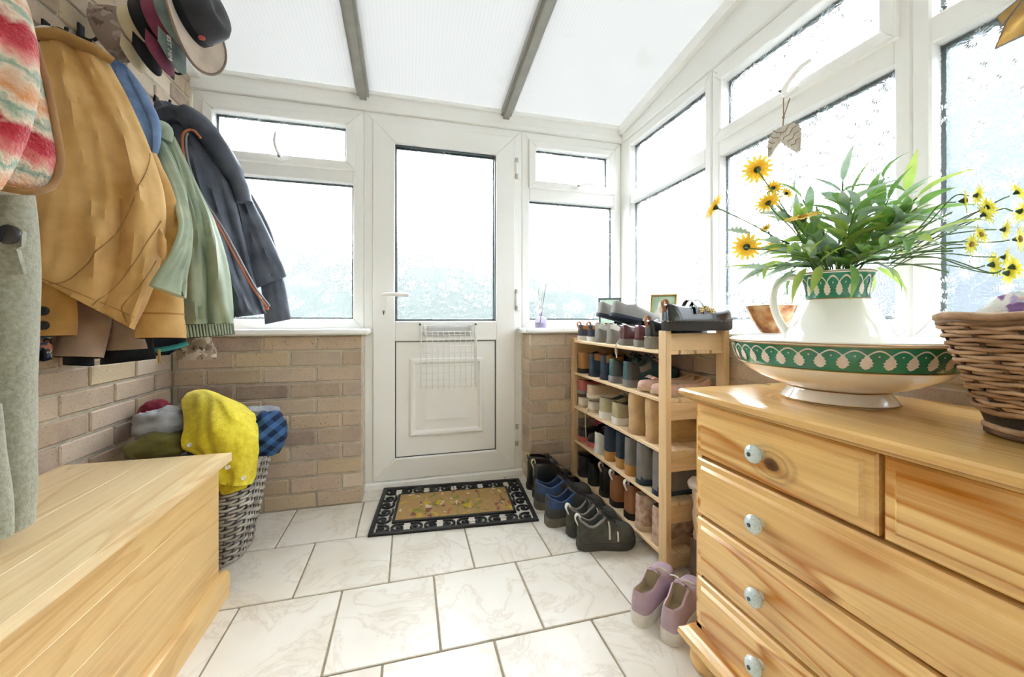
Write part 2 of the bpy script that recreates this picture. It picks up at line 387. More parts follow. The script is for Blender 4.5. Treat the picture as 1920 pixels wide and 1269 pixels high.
# ---- white frames
def bar(parent, x0, x1, y0, y1, z0, z1, b=0.004, name='frame_bar', m=None):
    return MB().box(x0, x1, y0, y1, z0, z1, b).build(name, m or UPVC, parent, 0)
def frame4(parent, ax, p, a0, a1, z0, z1, w, d0, d1, name='frame_bar', b=0.006, wt=None, wb=None, m=None):
    """four mitred looking bars; ax 'Y' = in far wall (a is x), ax 'X' = in right wall (a is y); d0,d1 depth from the plane p"""
    wt = wt or w; wb = wb or w
    def q(aa, ab, za, zb):
        if ax == 'Y': bar(parent, aa, ab, p + d0, p + d1, za, zb, b, name, m)
        else: bar(parent, p + d0, p + d1, aa, ab, za, zb, b, name, m)
    def mit(poly):
        mb = MB()
        fn = (lambda a, z, d: (a, p + d, z)) if ax == 'Y' else (lambda a, z, d: (p + d, a, z))
        ins = b * 0.8
        cx = sum(a for a, _ in poly) / len(poly); cz = sum(z for _, z in poly) / len(poly)
        mb.loft([[fn(a, z, d1) for a, z in poly], [fn(a, z, d0 + ins) for a, z in poly],
                 [fn(a + (ins if a < cx else -ins) * (0.0 if False else 1), z + (ins if z < cz else -ins), d0) for a, z in poly]])
        return fixn(mb.build(name, m or UPVC, parent, 0))
    g = 0.0004
    mit([(a0, z0), (a0 + w - g, z0 + wb), (a0 + w - g, z1 - wt), (a0, z1)])
    mit([(a1, z0), (a1, z1), (a1 - w + g, z1 - wt), (a1 - w + g, z0 + wb)])
    mit([(a0 + g, z1), (a0 + w, z1 - wt), (a1 - w, z1 - wt), (a1 - g, z1)])
    mit([(a0 + g, z0), (a1 - g, z0), (a1 - w, z0 + wb), (a0 + w, z0 + wb)])
def pane(parent, ax, p, a0, a1, z0, z1):
    """double glazed pane: patterned glass with the grey spacer bar behind its edge"""
    s = 0.012
    if ax == 'Y':
        w, h = a1 - a0, z1 - z0
        o = MB().box(-w / 2, w / 2, -h / 2, h / 2, -0.003, 0.003).build('pane', GLASS, parent, 0, True)
        o.location = Vector(((a0 + a1) / 2, p + 0.035, (z0 + z1) / 2)) - parent.location; o.rotation_euler = (PI / 2, 0, 0)
        y0, y1 = p + 0.041, p + 0.055
        for q in ((a0, a0 + s, z0, z1), (a1 - s, a1, z0, z1), (a0, a1, z0, z0 + s), (a0, a1, z1 - s, z1)):
            bar(parent, q[0], q[1], y0, y1, q[2], q[3], 0, 'spacer_bar', SPACER)
    else:
        w, h = a1 - a0, z1 - z0
        o = MB().box(-w / 2, w / 2, -h / 2, h / 2, -0.003, 0.003).build('pane', GLASS, parent, 0, True)
        o.location = Vector((p + 0.035, (a0 + a1) / 2, (z0 + z1) / 2)) - parent.location; o.rotation_euler = (PI / 2, 0, -PI / 2)
        x0, x1 = p + 0.041, p + 0.055
        for q in ((a0, a0 + s, z0, z1), (a1 - s, a1, z0, z1), (a0, a1, z0, z0 + s), (a0, a1, z1 - s, z1)):
            bar(parent, x0, x1, q[0], q[1], q[2], q[3], 0, 'spacer_bar', SPACER)
def espag(parent, c, ax, ang, col=None):
    """cranked window handle: base plate, boss and lever; ang = lever angle from horizontal along the frame"""
    a = thing_part = MB(); n = Vector((0, -1, 0)) if ax == 'Y' else Vector((-1, 0, 0))
    e = Vector((1, 0, 0)) if ax == 'Y' else Vector((0, -1, 0)); z = Vector((0, 0, 1)); c = Vector(c)
    def fn(p, q, d): return c + e * p + z * q + n * d
    m = MB(); pl = [(0.036 * math.cos(t) if abs(math.cos(t)) > 0.01 else 0, 0.0085 * math.sin(t)) for t in [2 * PI * k / 20 for k in range(20)]]
    m.prism(pl, fn, -0.002, 0.008)
    h = m.build('handle', UPVC, parent, 50)
    d = e * math.cos(ang) + z * math.sin(ang); s = e * -math.sin(ang) + z * math.cos(ang)
    pts = [c + n * 0.004, c + n * 0.022, c + n * 0.03 + d * 0.012, c + n * 0.034 + d * 0.05 + s * 0.006, c + n * 0.036 + d * 0.085 + s * 0.004, c + n * 0.036 + d * 0.118 - s * 0.008]
    MB().tube(cr(pts, 4), [0.0095] * 9 + [0.008] * 8 + [0.0065] * 4, 10).build('lever', UPVC, h, 60)
    MB().tube([c + n * 0.028, c + n * 0.041], 0.004, 10).build('keyhole', SPACER, h, 60)
    return h
Z0, ZT = 0.852, 2.012
# window left of the door
w1 = sroot('window_1', (-0.62, FY, Z0), 'white framed window with daisy patterned glass left of the door')
frame4(w1, 'Y', FY, -1.006, -0.232, Z0, ZT, 0.054, 0.0, 0.07)
bar(w1, -0.954, -0.284, FY + 0.001, FY + 0.07, 1.622, 1.688)
pane(w1, 'Y', FY, -0.955, -0.284, 0.903, 1.625)
frame4(w1, 'Y', FY, -0.962, -0.274, 1.684, 1.962, 0.046, -0.018, 0.05, 'sash_bar')
pane(w1, 'Y', FY - 0.012, -0.918, -0.318, 1.728, 1.918)
espag(w1, (PY(527, 299, FY - .018).x, FY - 0.018, 1.706), 'Y', 1.75)
# window right of the door
w2 = sroot('window_2', (0.95, FY, Z0), 'white framed window with daisy patterned glass between door and corner')
frame4(w2, 'Y', FY, 0.642, 1.29, Z0, ZT, 0.048, 0.0, 0.07)
bar(w2, 0.688, 1.244, FY + 0.001, FY + 0.07, 1.614, 1.684)
pane(w2, 'Y', FY, 0.688, 1.243, 0.90, 1.616)
frame4(w2, 'Y', FY, 0.682, 1.246, 1.680, 1.962, 0.044, -0.018, 0.05, 'sash_bar')
pane(w2, 'Y', FY - 0.012, 0.724, 1.204, 1.722, 1.920)
espag(w2, (PY(1080, 353, FY - .018).x, FY - 0.018, 1.702), 'Y', 0.12)
# side windows
def side_window(n, ya, yb, top, label):
    w = sroot('window_%d' % n, (RX, (ya + yb) / 2, Z0), label)
    frame4(w, 'X', RX, ya - 0.038, yb + 0.038, Z0, ZT, 0.04, 0.0, 0.07, wt=0.05, wb=0.05)
    bar(w, RX + 0.001, RX + 0.07, ya, yb, 1.612, 1.682)
    pane(w, 'X', RX, ya, yb, 0.90, 1.614)
    if top == 'sash':
        frame4(w, 'X', RX, ya - 0.012, yb + 0.012, 1.674, 1.966, 0.042, -0.018, 0.05, 'sash_bar')
        pane(w, 'X', RX - 0.012, ya + 0.028, yb - 0.028, 1.714, 1.926)
    else: pane(w, 'X', RX, ya, yb, 1.682, 1.962)
    return w
w3 = side_window(3, 1.487, 2.108, 'fixed', 'fixed side window beside the corner post')
w4 = side_window(4, 0.772, 1.406, 'sash', 'side window with opening top light and hanging leaves')
w5 = side_window(5, 0.060, 0.696, 'fixed', 'side window of large daisy glass behind the basket')
w6 = side_window(6, -0.655, -0.016, 'fixed', 'side window past the chest of drawers')
HND = PX(1478, 178, RX - 0.018)
espag(w4, (RX - 0.018, HND.y, 1.694), 'X', 0.42)
tr1 = struct(MB().box(RX - 0.004, RX + 0.09, FY - 0.092, FY + 0.08, Z0, ZT, 0.004).build('trim_1', UPVC, None, 0), 'white corner post between the windows')
tr7 = struct(MB().box(RX, RX + 0.08, BACKY, -0.69, Z0, ZT, 0.003).build('trim_7', UPVC, None, 0), 'white end post of the side windows')
# fascia / eaves beam with two lines
tr2 = struct(MB().box(LX, RX + 0.06, FY - 0.006, FY + 0.09, 2.013, Z_EAVE, 0.003).build('trim_2', UPVC, None, 0), 'white eaves beam above door and windows')
MB().box(LX, RX, FY - 0.013, FY, 2.013, 2.047, 0.003).build('bead', UPVC, tr2, 0)
MB().box(LX, RX, FY - 0.020, FY + 0.02, 2.094, Z_EAVE + 0.004, 0.003).build('bead', UPVC, tr2, 0)
# triangular infill above the side windows
def infill(x0, x1, zlo, dz0, dz1, y1=FY + 0.08):
    mb = MB(); P = [(BACKY, zlo), (y1, zlo), (y1, max(zlo + 0.002, roof_z(y1) + dz1)), (BACKY, roof_z(BACKY) + dz1)]
    mb.prism(P, lambda a, b, d: (d, a, b), x0, x1); return mb
tr3 = struct(fixn(infill(RX, RX + 0.08, ZT, 0, -0.005).build('trim_3', UPVC, None, 0)), 'white sloping panel between side windows and roof')
mb = MB()
for (d0, d1, x0) in ((-0.055, 0.0, RX - 0.03),):
    P = [(BACKY, roof_z(BACKY) + d0), (FY - .02, roof_z(FY - .02) + d0), (FY - .02, roof_z(FY - .02) + d1), (BACKY, roof_z(BACKY) + d1)]
    mb.prism(P, lambda a, b, d: (d, a, b), x0, RX + 0.02)
fixn(mb.build('roof_trim', UPVC, tr3, 0))
mb = MB().box(RX - 0.012, RX + 0.01, BACKY, FY - .02, ZT + 0.003, ZT + 0.05, 0.003); mb.build('bead', UPVC, tr3, 0)
# left roof edge trim along the brick wall
mb = MB()
P = [(BACKY, roof_z(BACKY) - .05), (FY, roof_z(FY) - .05), (FY, roof_z(FY)), (BACKY, roof_z(BACKY))]
mb.prism(P, lambda a, b, d: (d, a, b), LX, LX + 0.045)
tr4 = struct(fixn(mb.build('trim_4', UPVC, None, 0)), 'white roof edge trim along the brick wall')
# sills
def sill(n, x0, x1, y0, y1, label, side=None):
    return struct(MB().box(x0, x1, y0, y1, 0.828, 0.856, 0.008).build('trim_%d' % n, UPVC, None, 50), label)
s5 = sill(5, LX + 0.002, -0.192, 2.005, FY + 0.03, 'white window sill left of the door')
s6 = sill(6, 0.607, RX + 0.03, 2.005, FY + 0.03, 'white window sill right of the door')
s8 = sill(8, RXB - 0.008, RX + 0.03, BACKY, 2.02, 'white sill under the side windows')
# ---- glazed roof
ce = sroot('ceiling', (0, 0, 2.1), 'translucent ribbed polycarbonate roof on grey rafters')
xs = [LX, -0.235, 0.545, RX]
for a, b in zip(xs, xs[1:]):
    mb = MB(); P = [(BACKY - .1, 0), (FY + 0.25, 0)]
    v = [(x, y, roof_z(y) + dz) for x in (a + 0.004, b + (-0.004 if b < RX else .12)) for y in (BACKY - 0.1, FY + 0.22) for dz in (0.0, 0.016)]
    mb.add(v, [(0, 1, 3, 2), (4, 6, 7, 5), (0, 4, 5, 1), (2, 3, 7, 6), (0, 2, 6, 4), (1, 5, 7, 3)])
    mb.build('roof_sheet', ROOF, ce, 0)
for x in (-0.235, 0.545):
    for nm, hw, d0, d1 in (('rafter', 0.030, -0.030, 0.03), ('glazing_bar', 0.017, -0.048, -0.028)):
        mb = MB(); P = [(BACKY, roof_z(BACKY) + d0), (FY + .1, roof_z(FY + .1) + d0), (FY + .1, roof_z(FY + .1) + d1), (BACKY, roof_z(BACKY) + d1)]
        mb.prism(P, lambda a, b, d: (x + d, a, b), -hw, hw); fixn(mb.build(nm, RAFTER, ce, 0))

# ---- door
dr = sroot('door_1', (0.2, FY, 0.0), 'white half glazed front door with panelled lower half')
frame4(dr, 'Y', FY, -0.231, 0.641, 0.0, ZT, 0.046, 0.0, 0.07, 'door_frame', wb=0.03)
leaf = (-0.186, 0.597, 0.038, 1.966)
frame4(dr, 'Y', FY, leaf[0], leaf[1], leaf[2], leaf[3], 0.113, -0.016, 0.05, 'leaf_rail', wt=0.115, wb=0.115, m=UPVC_DOOR)
bar(dr, -0.074, 0.485, FY - 0.0155, FY + 0.05, 0.785, 0.895, 0.006, 'mid_rail', UPVC_DOOR)
pane(dr, 'Y', FY - 0.01, -0.074, 0.485, 0.894, 1.852)
# glazing gasket
for q in ((-0.074, -0.068, 0.894, 1.852), (0.479, 0.485, 0.894, 1.852), (-0.074, 0.485, 0.894, 0.900), (-0.074, 0.485, 1.846, 1.852),
          (-0.074, -0.068, 0.152, 0.786), (0.479, 0.485, 0.152, 0.786), (-0.074, 0.485, 0.152, 0.158), (-0.074, 0.485, 0.780, 0.786)):
    bar(dr, q[0], q[1], FY + 0.0, FY + 0.02, q[2], q[3], 0, 'gasket', SPACER)
# moulded panel: flat field, ogee frame, raised centre
pn = bar(dr, -0.069, 0.480, FY + 0.002, FY + 0.03, 0.156, 0.783, 0.0, 'panel', UPVC_DOOR)
px0, px1, pz0, pz1 = 0.000, 0.412, 0.262, 0.690
def rect_ring(i, d): return [(px0 + i, FY + 0.002 - d, pz0 + i), (px1 - i, FY + 0.002 - d, pz0 + i), (px1 - i, FY + 0.002 - d, pz1 - i), (px0 + i, FY + 0.002 - d, pz1 - i)]
prof = [(0, 0), (0.004, 0.012), (0.012, 0.017), (0.022, 0.015), (0.03, 0.006), (0.034, 0.002), (0.044, 0.003), (0.083, 0.013), (0.09, 0.016), (0.094, 0.016)]
mb = MB().loft([rect_ring(i, d) for i, d in prof], True, False, True)
fixn(mb.build('raised_panel', UPVC_DOOR, pn, 25))
# lever handle on long plate
hx = -0.130
hp = MB().prism([(hx + 0.016 * math.cos(t), (1.048 if math.sin(t) > 0 else 0.892) + 0.016 * math.sin(t)) for t in [2 * PI * k / 24 for k in range(24)]], lambda a, b, d: (a, FY - 0.016 - d, b), 0, 0.008)
hp = fixn(hp.build('handle_plate', UPVC, dr, 50))
yb = FY - 0.024
MB().tube(cr([(hx, yb, 1.034), (hx, yb - 0.03, 1.034), (hx + 0.012, yb - 0.044, 1.034), (hx + 0.06, yb - 0.046, 1.035), (hx + 0.125, yb - 0.044, 1.034)], 4), 0.0105, 10).build('lever', UPVC, hp, 60)
MB().tube([(hx, yb + 0.002, 0.945), (hx, yb - 0.006, 0.945)], 0.0085, 12).build('lock_cylinder', STEEL, hp, 50)
MB().box(hx - 0.002, hx + 0.002, yb - 0.0075, yb - 0.004, 0.928, 0.946).build('key_slot', BLACK, hp, 0)
for z0, z1 in ((1.725, 1.835), (0.96, 1.075), (0.178, 0.29)):
    h = MB().tube([(0.604, FY - 0.022, z0), (0.604, FY - 0.022, z1)], 0.0075, 10).build('hinge', UPVC, dr, 50)
    MB().tube([(0.604, FY - 0.022, z0 - .004), (0.604, FY - 0.022, z0 + 0.022)], 0.0095, 10).build('knuckle', STEEL, h, 50)
    MB().tube([(0.604, FY - 0.022, z1 - 0.022), (0.604, FY - 0.022, z1 + .004)], 0.0095, 10).build('knuckle', STEEL, h, 50)
    MB().box(0.592, 0.630, FY - 0.017, FY + 0.002, z0, z1, 0.002).build('flange', UPVC, h, 0)
# letter plate
lp = MB().box(0.076, 0.342, FY - 0.030, FY - 0.012, 0.812, 0.876, 0.005).build('letter_plate', CHROME, dr, 0)
MB().box(0.094, 0.324, FY - 0.035, FY - 0.028, 0.822, 0.866, 0.004).build('letter_flap', plain('flap_grey', 'c9cbcd', 0.3, 0.03, 20, metal=0.4), lp, 0)
# threshold
MB().box(-0.231, 0.641, FY - 0.03, FY + 0.06, -0.002, 0.034, 0.004).build('threshold', UPVC, dr, 0)
# wire letter cage hung under the flap
cage = thing('letter_cage', 'white wire letter cage hanging under the door letter plate', 'letter cage', (0.21, FY - 0.02, 0.525))
WIRE = plain('white_coated_wire', 'e9e8e0', 0.4, 0.04, 30)
cx0, cx1, cz0, cz1 = 0.062, 0.358, 0.530, 0.886
yf, ybk = FY - 0.085, FY - 0.020
for k in range(11):
    x = lerp(cx0, cx1, k / 10)
    MB().tube([(x, yf + .03, cz1 - .05), (x, yf, cz1 - 0.09), (x, yf, cz0 + 0.012), (x, yf + 0.012, cz0), (x, ybk, cz0)], 0.0017, 5).build('wire', WIRE, cage, 60)
for k in range(8):
    z = lerp(cz0 + 0.015, cz1 - 0.09, k / 7)
    MB().tube([(cx0, ybk, z), (cx0, yf, z), (cx1, yf, z), (cx1, ybk, z)], 0.0017, 5).build('wire', WIRE, cage, 60)
for x in (cx0, cx1):
    MB().tube([(x, ybk, cz1), (x, yf + .03, cz1 - .05), (x, yf, cz1 - .09), (x, yf, cz0), (x, ybk, cz0), (x, ybk, cz1)], 0.0022, 6).build('side_wire', WIRE, cage, 60)
    for q in range(2):
        MB().tube([(x, lerp(ybk, yf, (q + 1) / 3), cz0), (x, lerp(ybk, yf, (q + 1) / 3), cz1 - .06)], 0.0017, 5).build('wire', WIRE, cage, 60)
MB().tube([(cx0, yf + .03, cz1 - .05), (cx1, yf + .03, cz1 - .05)], 0.0022, 6).build('top_wire', WIRE, cage, 60)
for x in (cx0 - 0.004, cx1 + 0.004):
    MB().tube([(x, FY - 0.012, cz1 - 0.01), (x, FY - 0.034, cz1 - 0.01)], 0.006, 8).build('mounting_screw', SPACER, cage, 50)

# ---- outside: paving, hedge and neighbour wall, toned dark, seen only as blurs through the patterned glass
gr = struct(MB().box(-14, 16, -8, 18, -0.35, -0.15).build('ground', plain('paving_outside', '3a3b3b', 0.9, 0.1, 2.0), None, 0), 'garden ground outside the glass')
HEDGE = plain('hedge_green', '2a302c', 0.95, 0.3, 3.0, 0.8, 20.0, col2='3c4240')
def hedge(x0, x1, y0, y1, h, lab, seed):
    rnd = random.Random(seed); mb = MB(); n = 40; rings = []
    prof = [(-.5, -.15), (-.55, .4 * h), (-.5, .8 * h), (-.3, h), (.3, h), (.5, .8 * h), (.55, .4 * h), (.5, -.15)]
    dx, dy = x1 - x0, y1 - y0; L = math.hypot(dx, dy); nx, ny = -dy / L, dx / L
    for i in range(n + 1):
        t = i / n; px, py = x0 + dx * t, y0 + dy * t
        rings.append([(px + nx * a * .8 + rnd.uniform(-.06, .06), py + ny * a * .8 + rnd.uniform(-.06, .06), max(-.15, z + (rnd.uniform(-.3, .3) if z > 0 else 0))) for a, z in prof])
    mb.loft(rings); o = mb.build('hedge', HEDGE, None, 0); return tag(o, lab, 'hedge')
hedge(-6, 7.5, 6.6, 6.6, 2.35, 'clipped green hedge blurred through the front door glass', 3)
hedge(8.2, 8.2, 5.7, 2.6, 3.1, 'clipped green hedge blurred through the side windows', 4)
nw = struct(MB().box(5.0, 5.3, -6, 3.9, -0.15, 4.3).build('wall_neighbour', plain('dark_outside_wall', '32383d', 0.9, 0.08, 1.5), None, 0), 'dark wall added outside the side windows to grey their glass')  # unseen wall added tall and dark so the side panes read grey
# ================================================================== furniture
PINE_L = wood('bench_pine', 'e2bf82', 'b8823f', 'Y', 7.0, 0.38, True, 0.15, 1.3, 0.38)
PINE_LID = wood('bench_lid_pine', 'efd6a8', 'c99a5a', 'Y', 7.0, 0.3, True, 0.25, 4.1, 0.45)
PINE_C = wood('chest_pine', 'f5cf88', 'b8701f', 'Y', 5.5, 0.26, False, 0.35, 2.2, 0.85)
PINE_K = wood('chest_pine_knot', 'f5cf88', 'b8701f', 'Y', 5.5, 0.26, False, 0.35, 2.2, 0.85, (-.225, .182, .606))
PINE_CT = wood('chest_top_pine', 'e9c07c', 'c08a42', 'Y', 7.0, 0.22, False, 0.4, 6.2, 0.4)
PINE_R = wood('rack_pine', 'e5c79a', 'c79d63', 'Z', 8.0, 0.5, True, 0.0, 3.2, 0.4)
PINE_RX = wood('rack_rail_pine', 'e5c79a', 'c79d63', 'X', 8.0, 0.5, True, 0.0, 8.2, 0.4)
PINE_RS = wood('rack_shelf_pine', 'ead0a6', 'd0aa74', 'Y', 8.0, 0.5, False, 0.0, 5.2, 0.35)

# ---- pine blanket box (bench) along the coat wall
BX0, BX1, BYA, BYB = -1.008, -0.592, 0.33, 1.452
bench = thing('blanket_box', 'long pine blanket box with flat lid under the hanging coats', 'blanket box', (-0.8, 0.9, 0.0))
nb = 4
for k in range(4):      # lid boards
    x0 = lerp(BX0, -0.566, k / 4); x1 = lerp(BX0, -0.566, (k + 1) / 4)
    MB().box(x0 + (0.0003 if k else 0), x1 - (0.0003 if k < 3 else 0), BYA - 0.025, BYB + 0.028, 0.437, 0.463, 0.0003).build('lid_board', PINE_LID, bench, 0)
for k in range(4):      # front boards
    z0 = lerp(0.072, 0.436, k / 4); z1 = lerp(0.072, 0.436, (k + 1) / 4)
    MB().box(BX1 - 0.02, BX1, BYA, BYB, z0 + 0.0002, z1 - 0.0002, 0.0008).build('front_board', PINE_L, bench, 0)
for y in (BYA, BYB - 0.02):
    MB().box(BX0, BX1 - 0.02, y, y + 0.02, 0.04, 0.436, 0.001).build('end_board', PINE_L, bench, 0)
MB().box(BX0, BX0 + 0.018, BYA + .02, BYB - .02, 0.04, 0.436, 0.001).build('back_board', PINE_L, bench, 0)
MB().box(BX0 + .018, BX1 - .02, BYA + .02, BYB - .02, 0.04, 0.058).build('bottom_board', PINE_L, bench, 0)
# plinth with a rounded top edge
def plinth_run(a, b): pass
pp = [(0.0, 0.0), (0.023, 0.0), (0.023, 0.066), (0.017, 0.078), (0.008, 0.082), (0.0, 0.082)]
fixn(MB().prism(pp, lambda a, b, d: (BX1 + a, d, b), BYA - 0.02, BYB + 0.022).build('plinth', PINE_L, bench, 30))
fixn(MB().prism(pp, lambda a, b, d: (d, BYB + a, b), BX0, BX1).build('plinth', PINE_L, bench, 30))

# ---- chest of drawers
CX0, CX1, CYA, CYB = 0.715, 1.115, 0.032, 0.862
chest = thing('chest_of_drawers', 'honey pine chest of drawers with pale ceramic knobs beside the shoe rack', 'chest of drawers', (0.92, 0.45, 0.0))
# top with moulded edge
prof = [(-0.010, 0.690), (0.004, 0.692), (0.012, 0.699), (0.020, 0.702), (0.024, 0.708), (0.024, 0.715), (0.020, 0.720), (0.012, 0.722), (-0.03, 0.722)]
def rrect(o, z): return [(CX0 - o, CYA - o, z), (CX1, CYA - o, z), (CX1, CYB + o, z), (CX0 - o, CYB + o, z)]
fixn(MB().loft([rrect(o, z) for o, z in prof]).build('top_board', PINE_CT, chest, 30))
MB().box(CX0 + 0.012, CX1 - .008, CYA, CYA + 0.02, 0.09, 0.691, 0.001).build('side_panel', PINE_C, chest, 0)
MB().box(CX0 + 0.012, CX1 - .008, CYB - 0.02, CYB, 0.09, 0.691, 0.001).build('side_panel', PINE_C, chest, 0)
MB().box(CX1 - .012, CX1 - .002, CYA, CYB, 0.09, 0.691).build('back_panel', PINE_C, chest, 0)
KNOB = None
def knob_mat():
    t = NT('crackle_ceramic'); c = t.coord('Object')
    vo = t.N('ShaderNodeTexVoronoi', feature='DISTANCE_TO_EDGE'); t.L(c, vo.inputs['Vector']); vo.inputs['Scale'].default_value = 220.0
    col = t.ramp(vo.outputs[0], [(0.0, lin('9fbcbf')), (0.07, lin('dcebec')), (1.0, lin('eaf4f4'))])
    t.bsdf(col, 0.15, None, 0, 0.5, **{'Coat Weight': 0.6}); return t.m
CERAM = knob_mat()
def drawer(ya, yb, z0, z1, knobs, n):
    g = 0.003; fx = CX0
    def ring(i, d): return [(fx + 0.02 - d, ya + g + i, z0 + g + i), (fx + 0.02 - d, yb - g - i, z0 + g + i), (fx + 0.02 - d, yb - g - i, z1 - g - i), (fx + 0.02 - d, ya + g + i, z1 - g - i)]
    d = MB().loft([ring(0, -0.2), ring(0, 0.010), ring(0.004, 0.014), ring(0.016, 0.015), ring(0.022, 0.0215), ring(0.026, 0.022)])
    d = fixn(d.build('drawer', PINE_K if n == 0 else PINE_C, chest, 25))
    for ky in knobs:
        z = (z0 + z1) / 2; x = fx - 0.002
        k = MB().loft([[(x - q, ky + r * math.cos(2 * PI * j / 20), z + r * math.sin(2 * PI * j / 20)) for j in range(20)] for q, r in
                       ((-0.002, 0.009), (0.004, 0.009), (0.010, 0.012), (0.015, 0.018), (0.020, 0.0195), (0.025, 0.018), (0.029, 0.0135), (0.031, 0.006))])
        k = fixn(k.build('knob', CERAM, d, 60))
        MB().tube([(x - 0.028, ky, z), (x - 0.0325, ky, z)], 0.0042, 10).build('knob_screw', SPACER, d, 50)
    return d
mid = (CYA + CYB) / 2
KY = 0.656
drawer(mid + 0.001, CYB - 0.006, 0.552, 0.690, (KY,), 0)
drawer(CYA + 0.006, mid - 0.001, 0.552, 0.690, (2 * mid - KY,), 1)
for z0, z1 in ((0.400, 0.549), (0.246, 0.397), (0.114, 0.243)):
    drawer(CYA + 0.006, CYB - 0.006, z0, z1, (KY, 2 * mid - KY), 2)
# knot on the top drawer
MB().box(CX0 + 0.012, CX0 + .02, CYA, CYB, 0.104, 0.116).build('rail', PINE_C, chest, 0)
prof = [(-0.012, 0.104), (0.008, 0.101), (0.016, 0.092), (0.024, 0.088), (0.026, 0.074), (0.022, 0.066), (-0.012, 0.066)]
fixn(MB().loft([rrect(o, z) for o, z in prof]).build('plinth', PINE_C, chest, 30))
for fx in (CX0 + 0.03, CX1 - 0.05):
    for fy in (CYA + 0.03, CYB - 0.02):
        MB().lathe([(0.02, 0.0), (0.036, 0.006), (0.043, 0.022), (0.043, 0.036), (0.034, 0.054), (0.028, 0.068)], (fx, fy, 0), 20).build('bun_foot', PINE_C, chest, 60)

# ---- shoe rack
RK0, RK1, RYA, RYB = 0.878, 1.150, 1.190, 2.030
SHELF = [0.060, 0.245, 0.430, 0.615, 0.790]
rack = thing('shoe_rack', 'slatted pine shoe rack with five shelves packed with shoes', 'shoe rack', (1.0, 1.6, 0.0))
for y in (RYA, RYB - 0.045):
    for x in (RK0, RK1 - 0.022):
        MB().box(x, x + 0.022, y, y + 0.045, 0.0, 0.862 if y == RYA else 0.800, 0.002).build('post', PINE_R, rack, 0)
    yy = y + 0.012 if y == RYA else y + 0.012
    for i, z in enumerate(SHELF):
        z1 = 0.852 if (y == RYA and i == 4) else z - 0.014
        MB().box(RK0 + 0.022, RK1 - 0.022, yy, yy + 0.020, z1 - 0.062 if z > .1 else 0.008, z1, 0.002).build('side_rail', PINE_RX, rack, 0)
for z in SHELF:
    for k in range(4):
        x0 = RK0 + 0.003 + k * 0.067
        MB().box(x0, x0 + 0.058, RYA + 0.012, RYB - 0.012, z - 0.014, z, 0.002).build('shelf_slat', PINE_RS, rack, 0)

# ---- doormat
MC = Vector((0.216, 1.911, 0.0)); MR = math.radians(-4.6); MW, MH = 0.73, 0.462
mat_o = thing('doormat', 'black rubber scrollwork doormat with a printed coir centre by the door', 'doormat', MC, rz=MR)
hw, hh = MW / 2, MH / 2; iw, ih = 0.268, 0.128
def rframe(x, y, w, z0, z1):
    mb = MB()
    for q in ((-x, x, -y, -y + w), (-x, x, y - w, y), (-x, -x + w, -y + w, y - w), (x - w, x, -y + w, y - w)): mb.box(q[0], q[1], q[2], q[3], z0, z1, 0.0015)
    return mb
rframe(hw, hh, 0.018, 0.0, 0.011).build('border', BLACK, mat_o, 0, True)
rframe(iw + .012, ih + .012, 0.014, 0.0, 0.011).build('inner_border', BLACK, mat_o, 0, True)
# scroll: an S shaped spiral pair cast in rubber
sp = []
for k in range(26):
    t = k / 25; a = t * 2.7 * PI; r = lerp(0.005, 0.035, t); sp.append((r * math.cos(a), r * math.sin(a), 0.005))
scb = MB().tube(sp, [(0.005, 0.0068)] * 26, 6); scb.ell((0.0, 0, 0.005), 0.009, 0.009, 0.0055, 8, 5)
scb.tube([(0.036, -0.030, 0.004), (0.020, -0.034, 0.004), (0.0, -0.036, 0.004), (-0.030, -0.034, .004)], [(0.004, 0.006)] * 4, 6)
me = bpy.data.meshes.new('scroll'); me.from_pydata(scb.v, [], scb.f); me.materials.append(BLACK); me.shade_smooth()
for side in (0, 1):
    y = (-1 if side == 0 else 1) * (hh + ih + .012) / 2
    for k in range(10):
        x = -hw + 0.048 + k * (MW - 0.096) / 9
        inst('scroll', me, mat_o, (x, y, 0.0), (0, 0, 0 if side == 0 else PI), (-1 if k % 2 else 1, 1, 1))
    x = (-1 if side == 0 else 1) * (hw + iw + .012) / 2
    for k in range(4):
        yy = -0.105 + k * 0.07
        inst('scroll', me, mat_o, (x, yy, 0.0), (0, 0, PI / 2 + (PI if side == 0 else 0)), (0.98, -0.98 if k % 2 else 0.98, 1))
def coir_mat():
    t = NT('coir_print'); c = t.coord('Object')
    n = t.noise(c, 420.0, 3); base = t.mix(n, lin('7d5f38'), lin('d9b67f'))
    for s, thr, colr, sd in ((26.0, 0.60, '7c8b3a', 0.0), (21.0, 0.64, '6a3442', 3.0), (24.0, 0.62, 'd0b53c', 6.0), (30.0, .66, 'e7dcc4', 9.0), (22.0, .66, 'a9542f', 12.0)):
        cc = t.coord('Object', (1, 0.7, 1), (0, 0, 0), (sd, sd * 1.3, 0)); f = t.ramp(t.noise(cc, s, 2), [(thr, (0, 0, 0, 1)), (thr + 0.04, (0.75, 0.75, 0.75, 1))])
        base = t.mix(f, base, lin(colr))
    t.bsdf(base, 0.95, t.bump(n, 0.8, 0.004), 0, 0.1); return t.m
MB().box(-iw, iw, -ih, ih, 0.0, 0.0125, 0.002).build('coir_centre', coir_mat(), mat_o, 0, True)
MB().box(-iw, iw, -ih, ih, 0.0, 0.003).build('backing', BLACK, mat_o, 0, True)

